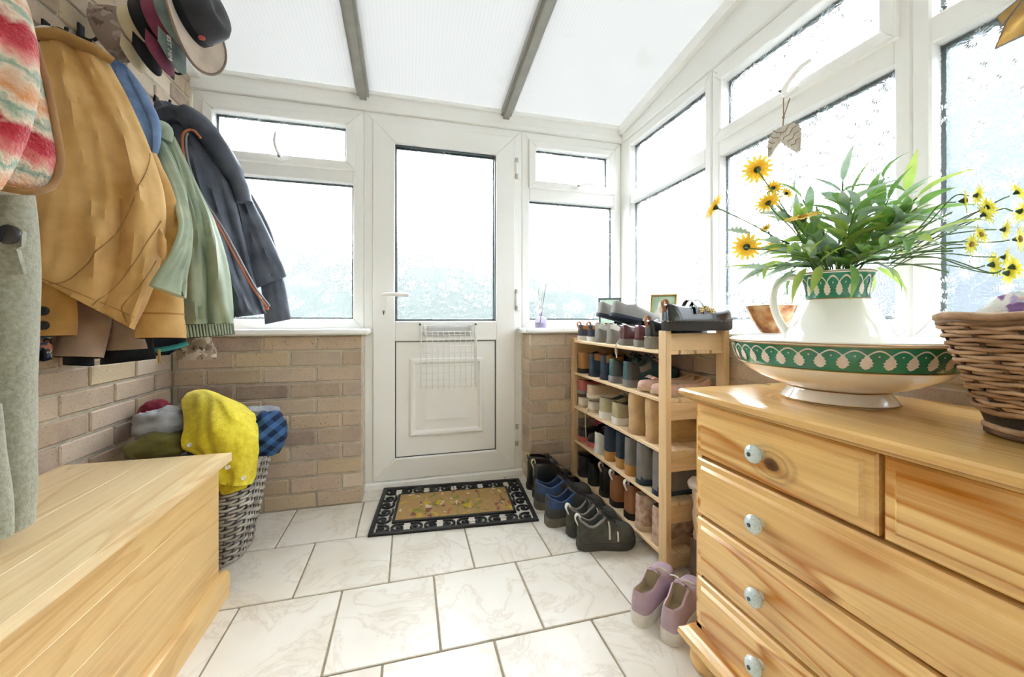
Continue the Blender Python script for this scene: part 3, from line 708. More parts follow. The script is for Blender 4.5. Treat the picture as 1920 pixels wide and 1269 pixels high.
# ---- wash basin and jug on the chest
JC = (0.922, 0.655, 0.722)
WHITE_C = plain('cream_glaze', 'faf8f1', 0.12, 0.02, 6.0, **{'Coat Weight': 0.5})
GREEN_C = plain('green_glaze', '2f8a68', 0.15, 0.10, 8.0, **{'Coat Weight': 0.5})
GOLD_C = plain('gilt_line', 'b98f4e', 0.3, 0.1, 40.0, metal=0.5)
PRINT_C = plain('cream_print', 'f0e6dc', 0.3, 0.05, 90.0, col2='e8dccd')
def on_prof(prof, s):
    """point at fraction s (0..1 by index) on an (r, z) profile"""
    f = s * (len(prof) - 1); i = min(int(f), len(prof) - 2); t = f - i
    return lerp(prof[i][0], prof[i + 1][0], t), lerp(prof[i][1], prof[i + 1][1], t)
def garland(c, band, N, off=0.0012):
    """row of hanging leaves and swags printed on a band, s = 0 bottom .. 1 top"""
    mb = MB()
    def pt(a, s): r, z = on_prof(band, s); return (c[0] + (r + off) * math.cos(a), c[1] + (r + off) * math.sin(a), c[2] + z)
    st = 2 * PI / N
    for k in range(N):
        a = k * st; L = []; Rr = []
        for i in range(11):
            s = lerp(0.16, 0.74, i / 10); w = st * 0.30 * math.sin(PI * min(1, (i / 10) ** 0.8)) * (1.0 if i % 2 else 0.72) + st * 0.02
            L.append((a - w, s)); Rr.append((a + w, s))
        rows = [[pt(*l), pt((l[0] + r[0]) / 2, l[1]), pt(*r)] for l, r in zip(L, Rr)]
        mb.grid(rows)
        pts = []
        for i in range(9):
            t = i / 8; pts.append((a + st * t, 0.70 + 0.20 * math.sin(PI * t)))
        mb.grid([[pt(x, y - 0.03) for x, y in pts], [pt(x, y + 0.03) for x, y in pts]])
        mb.grid([[pt(a + st * .46, .66), pt(a + st * .54, .66)], [pt(a + st * .46, .72), pt(a + st * .54, .72)]])
    return mb
basin = thing('wash_basin', 'cream pedestal wash basin with green leaf-garland band on the chest', 'wash basin', JC)
outer = [(0.0, 0.010), (0.085, 0.006), (0.098, 0.0), (0.103, 0.004), (0.099, 0.012), (0.090, 0.024), (0.089, 0.030), (0.110, 0.036), (0.145, 0.050), (0.172, 0.066), (0.188, 0.082)]
band = [(0.188, 0.082), (0.196, 0.096), (0.201, 0.112), (0.204, 0.128)]
rim = [(0.204, 0.128), (0.207, 0.133), (0.205, 0.137), (0.200, 0.136), (0.196, 0.130), (0.185, 0.09), (0.165, 0.066), (0.12, 0.044), (0.05, 0.036), (0.0, 0.035)]
MB().lathe(outer, JC, 72, caps=False).build('bowl', WHITE_C, basin, 60)
MB().lathe(band, JC, 72, caps=False).build('green_band', GREEN_C, basin, 60); fixn
MB().lathe(rim, JC, 72, caps=False).build('rim', WHITE_C, basin, 60)
for r, z in ((0.1890, 0.082), (0.2052, 0.129), (0.2072, 0.1335), (0.0905, 0.029), (0.1035, 0.0045)):
    MB().tube([(JC[0] + r * math.cos(2 * PI * k / 72), JC[1] + r * math.sin(2 * PI * k / 72), JC[2] + z) for k in range(72)], 0.0011, 5, True).build('gilt_line', GOLD_C, basin, 60)
garland(JC, band, 38).build('leaf_garland', PRINT_C, basin, 60)
for o in basin.children:
    if o.name.startswith('green_band'): o.data.polygons.foreach_set('use_smooth', [True] * len(o.data.polygons))
jz = (JC[0], JC[1], JC[2] + 0.0385)
jug = thing('wash_jug', 'cream water jug with green collar holding artificial flowers', 'jug', jz)
body = [(0.0, 0.004), (0.055, 0.0), (0.062, 0.004), (0.072, 0.014), (0.092, 0.040), (0.101, 0.066), (0.100, 0.092), (0.090, 0.124), (0.075, 0.152), (0.062, 0.175), (0.057, 0.186)]
neck = [(0.057, 0.186), (0.056, 0.200), (0.059, 0.218), (0.066, 0.240)]
MB().lathe(body, jz, 48, caps=False).build('body', WHITE_C, jug, 60)
MB().lathe(neck, jz, 48, caps=False).build('green_collar', GREEN_C, jug, 60)
MB().lathe([(0.066, 0.240), (0.068, 0.243), (0.066, 0.246), (0.061, 0.242), (0.054, 0.215), (0.051, 0.19), (0.070, 0.148), (0.092, 0.10), (0.092, 0.066), (0.066, 0.018), (0.0, 0.012)], jz, 48, caps=False).build('lip', WHITE_C, jug, 60)
garland(jz, neck, 18, 0.001).build('leaf_garland', PRINT_C, jug, 60)
for r, z in ((0.0575, 0.186), (0.0678, 0.243)):
    MB().tube([(jz[0] + r * math.cos(2 * PI * k / 48), jz[1] + r * math.sin(2 * PI * k / 48), jz[2] + z) for k in range(48)], 0.001, 5, True).build('gilt_line', GOLD_C, jug, 60)
hd = Vector((-0.72, 0.70, 0)).normalized()
def jp(r, z): return Vector(jz) + hd * r + Vector((0, 0, z))
MB().tube(cr([jp(0.064, 0.232), jp(0.085, 0.240), jp(0.108, 0.228), jp(0.118, 0.195), jp(0.112, 0.155), jp(0.096, 0.118), jp(0.088, 0.108)], 5), [(0.0085, 0.012)] * 31, 10).build('handle', WHITE_C, jug, 60)

# ---- wicker: rows of woven strands round upright stakes
def wicker_mat(name, a, b):
    t = NT(name); c = t.coord('Object'); oi = t.N('ShaderNodeObjectInfo').outputs['Random']
    n = t.noise(c, 24.0, 3); f = t.math('ADD', t.math('MULTIPLY', n, 0.9), t.math('MULTIPLY', t.math('SUBTRACT', oi, 0.5), 0.35))
    t.bsdf(t.ramp(f, [(0.3, lin(a)), (0.68, lin(b))]), 0.6, t.bump(t.noise(c, 240.0, 2), 0.25, 0.002), 0, 0.35); return t.m
def wicker(root, path, zs, nst, amp, r, m, mstake, npt=None, double=False):
    """path(z, u) -> (x, y), outward normal by difference; u in 0..1"""
    npt = nst * 4
    def P(z, u, d):
        x, y = path(z, u); x1, y1 = path(z, u + 0.002); x0, y0 = path(z, u - 0.002)
        tx, ty = x1 - x0, y1 - y0; l = math.hypot(tx, ty); return Vector((x + ty / l * d, y - tx / l * d, z))
    for i, z in enumerate(zs):
        pts = [P(z + 0.0012 * math.sin(k * 1.3 + i * 2), k / npt, amp * math.cos(PI * (k / 4) + PI * i)) for k in range(npt)]
        MB().tube(pts, r, 6, True).build('strand', m, root, 80)
    for k in range(nst):
        zz = [lerp(zs[0] - r, zs[-1] + r, q / 5) for q in range(6)]
        MB().tube([P(z, (k + 0.0) / nst, 0.0) for z in zz], r * 0.85, 5).build('stake', mstake, root, 80)
    return P
def rrpath(cx, cy, hx, hy, rad, u):
    """rounded rectangle walked clockwise seen from above so that the normal points out"""
    u = u % 1.0; sx, sy = 2 * (hx - rad), 2 * (hy - rad); arc = PI * rad / 2; per = 2 * sx + 2 * sy + 4 * arc; s = u * per
    segs = [('l', (-hx + rad, -hy), (1, 0), sx), ('a', (hx - rad, -hy + rad), -PI / 2, arc), ('l', (hx, -hy + rad), (0, 1), sy), ('a', (hx - rad, hy - rad), 0, arc),
            ('l', (hx - rad, hy), (-1, 0), sx), ('a', (-hx + rad, hy - rad), PI / 2, arc), ('l', (-hx, hy - rad), (0, -1), sy), ('a', (-hx + rad, -hy + rad), PI, arc)]
    for k, o, d, L in segs:
        if s <= L + 1e-9:
            if k == 'l': return (cx + o[0] + d[0] * s, cy + o[1] + d[1] * s)
            a = d + s / rad; return (cx + o[0] + rad * math.cos(a), cy + o[1] + rad * math.sin(a))
        s -= L
    return (cx - hx + rad, cy - hy)
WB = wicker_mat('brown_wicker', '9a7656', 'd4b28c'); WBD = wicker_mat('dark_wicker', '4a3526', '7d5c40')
BKX, BKY = 0.945, 0.126
bk = thing('wicker_basket', 'brown wicker basket filled with pastel cloth on the chest', 'basket', (BKX, BKY, 0.722), )
bz0, bz1 = 0.7235, 0.905
def bpath(z, u):
    t = (z - bz0) / (bz1 - bz0); return rrpath(BKX, BKY, lerp(0.088, 0.142, t), lerp(0.280, 0.315, t), 0.05, u)
zs = [bz0 + 0.046 + k * (bz1 - bz0 - 0.056) / 20 for k in range(21)]
wicker(bk, bpath, zs, 34, 0.0036, 0.0035, WB, WBD)
for z, r, mm in ((bz0 + 0.006, 0.006, WBD), (bz0 + 0.014, 0.0055, WB), (bz0 + 0.039, .0048, WB), (bz1, 0.0068, WB), (bz1 - 0.008, 0.006, WBD)):
    MB().tube([(*bpath(z, k / 120), z + 0.0015 * math.sin(k)) for k in range(120)], r, 6, True).build('rim_strand', mm, bk, 80)
# rolled base border twigs and dark band
MB().loft([[(*bpath(z, k / 96), z) for k in range(96)] for z in (bz0 + 0.012, bz0 + 0.040)], True, False, False).build('dark_band', wicker_mat('black_band', '231c16', '433528'), bk, 80)
for k in range(26):
    u = k / 26; a = bpath(bz0, u); b = bpath(bz0, u + 0.045)
    MB().tube([(a[0], a[1], bz0 + 0.004), (b[0], b[1], bz0 + 0.018)], 0.0045, 6).build('border_twig', WB, bk, 80)
MB().prism([bpath(bz0 + .01, k / 48) for k in range(48)], lambda a, b, d: (a, b, d), bz0 + 0.006, bz0 + 0.012).build('base', WBD, bk, 0)
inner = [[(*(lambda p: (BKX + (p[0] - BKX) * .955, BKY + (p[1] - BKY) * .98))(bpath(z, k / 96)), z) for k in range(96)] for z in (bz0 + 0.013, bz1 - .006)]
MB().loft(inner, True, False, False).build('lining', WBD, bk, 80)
# laundry basket, tall tapered, grey
WG = wicker_mat('grey_wicker', '8d877d', 'c9c2b5'); WGD = wicker_mat('grey_wicker_dark', '4c4842', '7d776d')
GBX, GBY = -0.735, 1.745
gb = thing('laundry_basket', 'tall grey wicker laundry basket heaped with clothes behind the blanket box', 'basket', (GBX, GBY, 0.0))
gz1 = 0.365
def gpath(z, u):
    t = z / gz1; r = lerp(0.115, 0.176, t) ; return rrpath(GBX, GBY, r * 1.0, r * .95, r * .55, u)
zs = [0.012 + k * (gz1 - 0.02) / 25 for k in range(26)]
wicker(gb, gpath, zs, 30, 0.0045, 0.0056, WG, WGD)
for z, r in ((gz1, 0.0085), (gz1 - 0.012, 0.007), (0.007, 0.007)):
    MB().tube([(*gpath(z, k / 90), z) for k in range(90)], r, 6, True).build('rim_strand', WG, gb, 80)
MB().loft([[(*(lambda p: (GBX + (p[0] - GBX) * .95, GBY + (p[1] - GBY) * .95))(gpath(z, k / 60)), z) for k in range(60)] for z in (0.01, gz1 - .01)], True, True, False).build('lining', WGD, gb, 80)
# arched side handle
hc = [Vector((*gpath(gz1, u), gz1)) for u in (0.235, 0.30)]
# ================================================================== shoes
def col(name, c, rough=0.6, var=0.08, scale=30.0, bump=0.15, bscale=300.0, **kw): return plain('shoe_' + name, c, rough, var, scale, bump, bscale, **kw)
S_NAVY = col('navy', '2c3444'); S_TAN = col('tan', 'b07a48'); S_WHITE = col('white', 'e9e6de', 0.5); S_GREY = col('grey', '8d8a85', 0.75)
S_DGREY = col('dark_grey', '4a4a48', 0.75); S_BURG = col('burgundy', '5a2028', 0.18, **{'Coat Weight': 0.6}); S_BLK = col('black', '202224', 0.4)
S_BLKP = col('black_polished', '232529', 0.2, **{'Coat Weight': 0.5}); S_SOLE_D = col('dark_sole', '35322f', 0.8); S_SOLE_G = col('grey_sole', '8f8a80', 0.8)
S_CREAM = col('cream', 'e8dcc6', 0.8); S_BEIGE = col('beige', 'd3b99c', 0.8); S_OLIVE = col('olive_canvas', 'b3a987', 0.9); S_SAND = col('sand_suede', 'cdaa7b', 0.9, 0.15, 16.0)
S_PINK = col('pale_pink', 'dcb6a1', 0.6); S_HOT = col('hot_pink', 'e0688c', 0.7); S_RED = col('coral_red', 'c56a62', 0.75); S_TEAL = col('teal', '2f5a5c', 0.7)
S_NSUEDE = col('navy_suede', '33404e', 0.95, 0.16, 18.0); S_GSUEDE = col('grey_suede', '84807c', 0.95, 0.14, 18.0); S_BLUE = col('blue', '3f5680', 0.8)
S_CHEL = col('tan_leather', 'ab7450', 0.4, 0.14, 12.0); S_ELAS = col('brown_elastic', '6e4636', 0.9, 0.05, 60.0); S_LILAC = col('lilac', 'bfaab8', 0.75)
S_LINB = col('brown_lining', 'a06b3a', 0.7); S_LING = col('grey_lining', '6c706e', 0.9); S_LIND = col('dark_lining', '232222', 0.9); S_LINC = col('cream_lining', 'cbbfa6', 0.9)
S_WALK = col('charcoal_mesh', '56574f', 0.85, 0.2, 40.0, 0.4); S_MUD = col('muddy_sole', '7b7466', 0.9, 0.2, 20.0); S_FLOR = col('floral_beige', 'd8c3ad', 0.7, 0.3, 40.0, col2='9c7560')
S_BRN = col('brown_leather', '6d5341', 0.5, 0.2, 12.0); S_FLEECE = col('fleece_cuff', 'cfc2b1', 0.95, 0.1, 40.0, 0.6, 160.0); S_STITCH = col('yellow_stitch', 'd8cf9a', 0.7); S_GOLD = col('brass', 'c9b37c', 0.3, metal=0.8)
S_HEELW = col('stacked_heel', 'c08e52', 0.6); S_LACEW = col('white_lace', 'e6dfd3', 0.9); S_LACED = col('dark_lace', '2f3134', 0.9)
WT = [(0, .30), (.012, .47), (.04, .61), (.1, .73), (.18, .78), (.3, .77), (.42, .81), (.55, .92), (.68, 1.0), (.78, .985), (.86, .89), (.92, .75), (.96, .57), (.985, .37), (1, .16)]
def shoe(name, label, group, loc, rz, side, L=0.26, W=0.092, op=0.46, hc=0.075, hd=0.058, hi=0.082, ht=0.05, sole=0.024, heel=0.0, up=None, so=None, li=None,
         laces=None, nl=5, tongue=None, lift=0.0, pitch=0.0, roll=0.0, slim=1.0, lean=0.0, extra=None, bow=True, cat='shoe', soft=0.0):
    """local: heel at y=0, toe at +y, sole at z=0"""
    rt = thing(name, label, cat, loc, group); rt.rotation_euler = (pitch, roll, rz)
    ts = [0, .012, .04, .075, .12, .18, .25, .32, op - .035, op - .008, op + .012, op + .05, .58, .66, .74, .81, .87, .92, .955, .98, 1]
    ts = sorted(set(ts))
    def w(t): return pw(WT, t) * W / 2
    def cx(t): return side * W * 0.075 * math.sin(PI * min(1, t * 1.0)) * (1 if t > .3 else t / .3)
    def zb(t): return sole + heel * (1 - sstep(.26, .62, t)) + 0.008 * sstep(.8, 1, t)
    def hcol(t): return pw([(0, hc), (.04, hc), (.2, hd), (op * .62, hd), (op, hi)], t)
    def hcl(t): return pw([(0, hc), (.05, hc), (op, hi), (op + .06, lerp(hi, ht, .28)), (.66, lerp(hi, ht, .72)), (.78, ht * 1.04), (.87, ht), (.93, ht * .86), (.965, ht * .68), (1, ht * .34)], t)
    tall = hc > 0.1
    def half(t):
        ww = w(t)
        if .03 < t < op:
            h = hcol(t); s = slim if tall else 0.9
            a = [(ww, 0), (ww * 1.03, .3 * min(h, .08)), (ww * lerp(1, s, .6) * .98, .62 * h), (ww * s * .9, h), (ww * s * .9 - .006, h + .001), (ww * s * .84 - .006, .7 * h), (ww * .78, .28 * h), (0, .18 * min(h, .08))]
        else:
            h = hcl(t)
            if t < .05: a = [(ww, 0), (ww * 1.02, .3 * h), (ww * .97, .65 * h), (ww * .86, .93 * h), (ww * .7, h), (ww * .45, h), (ww * .2, h), (0, h)]
            else: a = [(ww, 0), (ww * 1.03, .36 * h), (ww * .97, .64 * h), (ww * .82, .85 * h), (ww * .62, .955 * h), (ww * .4, h), (ww * .2, 1.01 * h), (0, 1.015 * h)]
        return a
    def P(t, x, z, s):
        z0 = zb(t); ln = lean * max(0, z - .05)
        return (cx(t) + s * x, t * L + ln + soft * math.sin(z * 40) * .004, z0 + z)
    rows = []
    for t in ts:
        hf = half(t)
        rows.append([P(t, x, z, 1) for x, z in hf] + [P(t, x, z, -1) for x, z in hf[-2::-1]])
    n = len(rows[0]); U = MB(); I = MB(); U.v = [p for r in rows for p in r]; I.v = list(U.v)
    for i in range(len(rows) - 1):
        ins = .03 < ts[i] < op or .03 < ts[i + 1] < op
        for k in range(n - 1):
            kk = k if k < 7 else n - 2 - k
            (I if (ins and kk >= 4) else U).f.append((i * n + k, (i + 1) * n + k, (i + 1) * n + k + 1, i * n + k + 1))
    U.f.append(tuple(range(n))); U.f.append(tuple((len(rows) - 1) * n + k for k in range(n))[::-1])
    def comp(m):
        use = sorted({i for f in m.f for i in f}); mp = {a: b for b, a in enumerate(use)}; m.v = [m.v[i] for i in use]; m.f = [tuple(mp[i] for i in f) for f in m.f]; return m
    ou = comp(U).build('upper', up, rt, 70, True); md = ou.modifiers.new('sub', 'SUBSURF'); md.levels = 1; md.render_levels = 1
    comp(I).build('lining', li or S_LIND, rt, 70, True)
    # sole
    sr = []; th = 0.009 if heel > 0.012 else None
    for t in ts:
        ww = w(t) * 1.05 + .0015; z1 = zb(t) + .003; z0 = (z1 - th) if th else max(0.0, zb(t) - sole)
        yy = t * L + (-.003 if t == 0 else .003 if t == 1 else 0)
        sr.append([(cx(t) - ww * .96, yy, z0), (cx(t) - ww, yy, lerp(z0, z1, .35)), (cx(t) - ww * .985, yy, z1), (cx(t) + ww * .985, yy, z1), (cx(t) + ww, yy, lerp(z0, z1, .35)), (cx(t) + ww * .96, yy, z0)])
    fixn(MB().loft(sr).build('sole', so, rt, 45, True))
    if heel > 0.012:
        hr = [[(cx(t) + s * w(t) * f, t * L, z) for t, s in [(q, 1) for q in (0, .012, .04, .1, .2)] + [(q, -1) for q in (.2, .1, .04, .012, 0)]] for z, f in ((0.0, .9), (zb(0) * .98, 1.04))]
        fixn(MB().loft(hr).build('heel', so if not (extra and extra.get('heel')) else extra['heel'], rt, 40, True))
    def surf(t, f, off=0.0015):       # point on the outer wall, f = 0 sole .. 3 top
        hf = half(t); i = min(int(f), 6); x = lerp(hf[i][0], hf[i + 1][0], f - i); z = lerp(hf[i][1], hf[i + 1][1], f - i); return x + off, z
    def patch(nm, m, t0, t1, f0, f1, off=0.0018, nt=6, nf=4, sides=(1, -1)):
        for s in sides:
            MB().grid([[P(lerp(t0, t1, i / nt), *surf(lerp(t0, t1, i / nt), lerp(f0, f1, j / nf), off), s) for j in range(nf + 1)] for i in range(nt + 1)]).build(nm, m, rt, 70, True)
    def ztop(t): return zb(t) + hcl(t) * 1.015
    if tongue:
        mb = MB(); rows2 = []
        for k in range(5):
            t = op + .07 - k * .032; z = ztop(min(t + .03, op + .07)) + .003 + k * .006; ww = W * .2
            if t < op: z = zb(op) + hi + .004 + (op - t) * .22
            rows2.append([(cx(op) - ww, t * L, z - .005), (cx(op), t * L, z), (cx(op) + ww, t * L, z - .005)])
        mb.grid(rows2, .005); mb.build('tongue', tongue, rt, 70, True)
    if laces:
        mb = MB()
        for k in range(nl):
            t = op + .03 + k * .045; z = ztop(t) + .002; ww = W * .2; dy = .006 if k % 2 else -.006
            mb.tube([(cx(t) - ww, t * L - dy, z - .006), (cx(t) - ww * .4, t * L, z + .002), (cx(t) + ww * .4, t * L, z + .002), (cx(t) + ww, t * L + dy, z - .006)], .0022, 5)
        if bow:
            t = op + .02; z = ztop(t) + .006; c = (cx(t), t * L, z)
            for s in (-1, 1):
                mb.tube(cr([c, (c[0] + s * .016, c[1] - .008, z + .016), (c[0] + s * .034, c[1] + .004, z + .004), (c[0] + s * .018, c[1] + .012, z + .004), c], 4), .0019, 5)
                mb.tube(cr([c, (c[0] + s * .02, c[1] + .02, z - .002), (c[0] + s * .036, c[1] + .034, z - .016)], 4), .0017, 5)
        mb.build('laces', laces, rt, 70, True)
    if extra:
        for p in extra.get('patch', []): patch(*p)
        if 'tab' in extra:
            z = zb(0) + hc; MB().tube(cr([(0, .004, z - .03), (0, -.010, z), (0, -.004, z + .016), (0, .008, z + .010), (0, .012, z - .02)], 4), [(.003, .009)] * 17, 6).build('pull_tab', extra['tab'], rt, 70, True)
        if 'collar' in extra:
            pts = [P(t, half(t)[3][0] - .003, half(t)[3][1], 1) for t in ts if .03 < t < op] + [P(t, half(t)[3][0] - .003, half(t)[3][1], -1) for t in reversed([q for q in ts if .03 < q < op])]
            MB().tube(pts, extra.get('collar_r', .0045), 6, True).build('collar', extra['collar'], rt, 80, True)
        if 'strap' in extra:
            for t in extra['strap'][1]:
                mb = MB(); hh = hcl(max(t, op + .02)) if t >= op else hcol(t)
                pts = [(cx(t) + W * .44 * math.cos(a), t * L, zb(t) + hh * .55 + (hh * .46 + .026) * math.sin(a)) for a in [PI * k / 10 for k in range(11)]]
                mb.tube(pts, [(.0022, .009)] * 11, 6); mb.build('strap', extra['strap'][0], rt, 70, True)
        if 'buckle' in extra:
            for (t, dz) in ((op - .10, 0.0), (op - .02, 0.004), (op + .06, -.004)):
                x, z = surf(min(t, op - .01), 3.0, .006)
                bm = MB()
                for k in range(6):
                    a = k * PI / 3; bm.ell((cx(t) + extra['buckle_side'] * (x + .002), t * L + .008 * math.cos(a), zb(t) + z - .012 + dz + .008 * math.sin(a)), .003, .0045, .0045, 6, 4)
                bm.ell((cx(t) + extra['buckle_side'] * (x + .003), t * L, zb(t) + z - .012 + dz), .004, .004, .004, 8, 5); bm.build('flower_buckle', S_GOLD, rt, 80, True)
        if 'bowtie' in extra:
            t = op + .10; z = ztop(t) + .005; bm = MB()
            for s in (-1, 1): bm.grid([[(cx(t), t * L - .006, z), (cx(t) + s * .014, t * L - .014, z + .006), (cx(t) + s * .026, t * L - .016, z + .002)], [(cx(t), t * L, z + .004), (cx(t) + s * .014, t * L, z + .012), (cx(t) + s * .028, t * L, z + .006)], [(cx(t), t * L + .006, z), (cx(t) + s * .014, t * L + .012, z + .004), (cx(t) + s * .026, t * L + .014, z)]], .003)
            bm.ell((cx(t), t * L, z + .004), .006, .007, .005, 8, 5); bm.build('bow', extra['bowtie'], rt, 80, True)
        if 'welt' in extra:
            pts = []
            for s, seq in ((1, ts), (-1, ts[::-1])):
                for t in seq: pts.append((cx(t) + s * (w(t) * 1.06 + .002), t * L + (-.004 if t == 0 else .004 if t == 1 else 0), zb(t) + .003))
            ntk = MB(); P3 = cr(pts, 6, True)
            for q in range(0, len(P3) - 3, 6): ntk.tube(P3[q:q + 4], .0019, 4)
            ntk.build('welt_stitching', extra['welt'], rt, 80, True)
            MB().tube(pts, .0022, 5, True).build('welt', so, rt, 80, True)
        if 'shaft' in extra:     # tall leg above the ankle
            m, z1, r0, r1 = extra['shaft'][:4]; yc = L * op * .52; zz = zb(0)
            rings = []
            for k in range(9):
                f = k / 8; r = lerp(r0, r1, f); zk = lerp(zz + hc * .75, z1, f); wob = .003 * math.sin(k * 2.2)
                rings.append([(cx(.2) + (r + wob) * math.cos(2 * PI * j / 20), yc + (r * 1.15 + wob) * math.sin(2 * PI * j / 20), zk) for j in range(20)])
            MB().loft(rings, True, False, False).build('shaft', m, rt, 80, True)
            if len(extra['shaft']) > 4:
                MB().tube([(cx(.2) + (r1 + .002) * math.cos(2 * PI * j / 20), yc + (r1 * 1.15 + .002) * math.sin(2 * PI * j / 20), z1 - .01 + .002 * math.sin(j * 3)) for j in range(20)], (lambda: .014)(), 8, True).build('cuff', extra['shaft'][4], rt, 80, True)
    return rt
TOE_X = -PI / 2        # toe towards the wall (+X)
TOE_R = PI / 2         # toe towards the room
def ys(u, X): return PX(u, 600, X).y
LAB2 = {'cream lace-up pump lying at the far end of the third shelf': ('cream lace-up pump under the coral red slip-on', 'cream lace-up pump under the beige canvas slip-on'),
        'black and hot pink running shoe, toe to the front of the shelf': ('black and pink running shoe at the end post of the fourth shelf', 'black and pink running shoe next to the plain white trainer'),
        'pale pink ballet flat with a bow, toe to the front of the shelf': ('pale pink ballet flat with a bow next to the teal trainers', 'pale pink ballet flat with a bow against the near rack post'),
        'tan leather elastic-sided boot with white pull tab': ('tan elastic-sided boot next to the plain black ankle boot', 'tan elastic-sided boot with its elastic gusset showing, next to the floral boots'),
        'grey suede sheepskin boot with blue lining': ('grey sheepskin boot with blue lining next to the grey heeled boot', 'grey sheepskin boot with blue lining against the near rack post'),
        'dark teal and grey running trainer with dark laces on the second shelf': ('dark teal running trainer next to the navy deck boots', 'dark teal running trainer with looped laces next to the ballet flats'),
        'floral beige ankle boot by the near post of the bottom shelf': ('floral beige ankle boot next to the tan elastic-sided boots', 'floral beige ankle boot against the near post of the bottom shelf'),
        'polished burgundy lace-up shoe with grey sole on the top shelf': ('polished burgundy shoe next to the grey and white sneakers', 'polished burgundy shoe next to the black strap shoe'),
        'navy leather boat shoe with tan collar and white sole on the top shelf': ('navy and tan boat shoe at the end post of the top shelf', 'navy and tan boat shoe next to the grey and white sneakers'),
        'navy ankle boot with tan collar on the second shelf': ('navy deck boot with tan collar next to the tan ankle boot', 'navy deck boot with tan collar next to the teal trainers'),
        'olive canvas plimsoll with thick white sole on the third shelf': ('olive plimsoll with white sole next to the beige slip-on', 'olive plimsoll with white sole next to the sand suede boots'),
        'navy suede ankle boot with stacked wooden heel': ('navy suede heeled boot next to the plain white trainer', 'navy suede heeled boot next to the grey heeled boot'),
        'grey sneaker with white heel tab on the top shelf under the slip-ons': ('grey sneaker with white heel tab next to the boat shoes', 'grey sneaker with white heel tab next to the burgundy shoes'),
        'black padded work shoe on the bottom shelf': ('black padded work shoe at the end post of the bottom shelf', 'black padded work shoe next to the plain black ankle boot'),
        'sand suede slouch boot on the third shelf': ('sand suede slouch boot beside the olive plimsolls', 'sand suede slouch boot against the near rack post')}
def pair(name, label, group, us, z, X=0.888, rz=TOE_X, first=1, jitter=0.0, **k):
    out = []
    for i, u in enumerate(us):
        y = ys(u, X) if u > 10 else u
        xx = X if rz == TOE_X else X + k.get('L', .26)
        label = LAB2[label0][i] if (label0 := label if i == 0 else label0) in LAB2 else label0
        out.append(shoe(name, label, group, (xx + (0.004 * i), y, z + 0.0006), rz + (jitter if i else -jitter), first if i == 0 else -first, **k))
    return out
T0, T1, T2, T3, T4 = [z for z in SHELF[::-1]]
# --- top shelf
p_boat = pair('boat_shoe', 'navy leather boat shoe with tan collar and white sole on the top shelf', 'navy and tan boat shoes', (1081, 1098.5), T0, L=.26, W=.09, hc=.062, hd=.05, hi=.062, ht=.043, sole=.022, up=S_NAVY, so=S_WHITE, li=S_TAN, tongue=S_TAN, extra={'patch': [('collar_band', S_TAN, .035, .36, 2.1, 3.0)], 'tab': S_TAN})
p_snk = pair('sneaker', 'grey sneaker with white heel tab on the top shelf under the slip-ons', 'grey and white sneakers', (1118, 1137), T0, L=.257, W=.094, hc=.078, hd=.055, hi=.072, ht=.048, sole=.018, up=S_GREY, so=S_SOLE_G, li=S_LING, tongue=S_DGREY, laces=S_LACED, bow=False, extra={'patch': [('heel_tab', S_WHITE, .002, .14, 2.0, 3.0), ('quarter_panel', S_WHITE, .14, .34, 2.3, 3.0)]})
p_slip = []
for i, (u, z, dx) in enumerate(((1117, T0 + .131, .0), (1140, T0 + .130, .010))):
    p_slip.append(shoe('slip_on_shoe', ('grey canvas slip-on lying on the sneakers, next to the boat shoes' if i == 0 else 'grey canvas slip-on lying on the sneakers, next to the burgundy shoes'), 'grey slip-on shoes', (0.896 + dx, ys(u, .9), z), TOE_X, 1 if i else -1, L=.25, W=.09, hc=.060, hd=.052, hi=.066, ht=.045, sole=.012, up=S_GREY, so=S_NAVY, li=S_LING, pitch=-.22, op=.40))
br = pair('brogue', 'polished burgundy lace-up shoe with grey sole on the top shelf', 'burgundy lace-up shoes', (1171, 1190), T0, L=.255, W=.088, hc=.062, hd=.052, hi=.070, ht=.046, sole=.026, up=S_BURG, so=S_SOLE_G, li=S_LIND, laces=S_LACEW, nl=4, bow=False, tongue=S_BURG)
p_mj = pair('mary_jane_shoe', 'black leather strap shoe beside the burgundy lace-ups on the top shelf', 'black strap shoes', (1.318,), T0, X=.882, L=.262, W=.092, hc=.066, hd=.056, hi=.058, ht=.052, sole=.042, up=S_BLKP, so=S_SOLE_G, li=S_LINB, op=.52, extra={'strap': (S_BLKP, (.40, .50)), 'buckle': 1, 'buckle_side': 1, 'welt': S_STITCH, 'tab': S_LINB})
pair('mary_jane_shoe', 'black strap shoe with flower buckles resting on the rack end rail', 'black strap shoes', (1.200,), 0.8620, X=.880, L=.274, W=.094, hc=.064, hd=.054, hi=.056, ht=.052, sole=.030, up=S_BLKP, so=S_SOLE_D, li=S_LINB, op=.52, extra={'strap': (S_BLKP, (.36, .48)), 'buckle': 1, 'buckle_side': 1, 'welt': S_STITCH, 'tab': S_LINB})
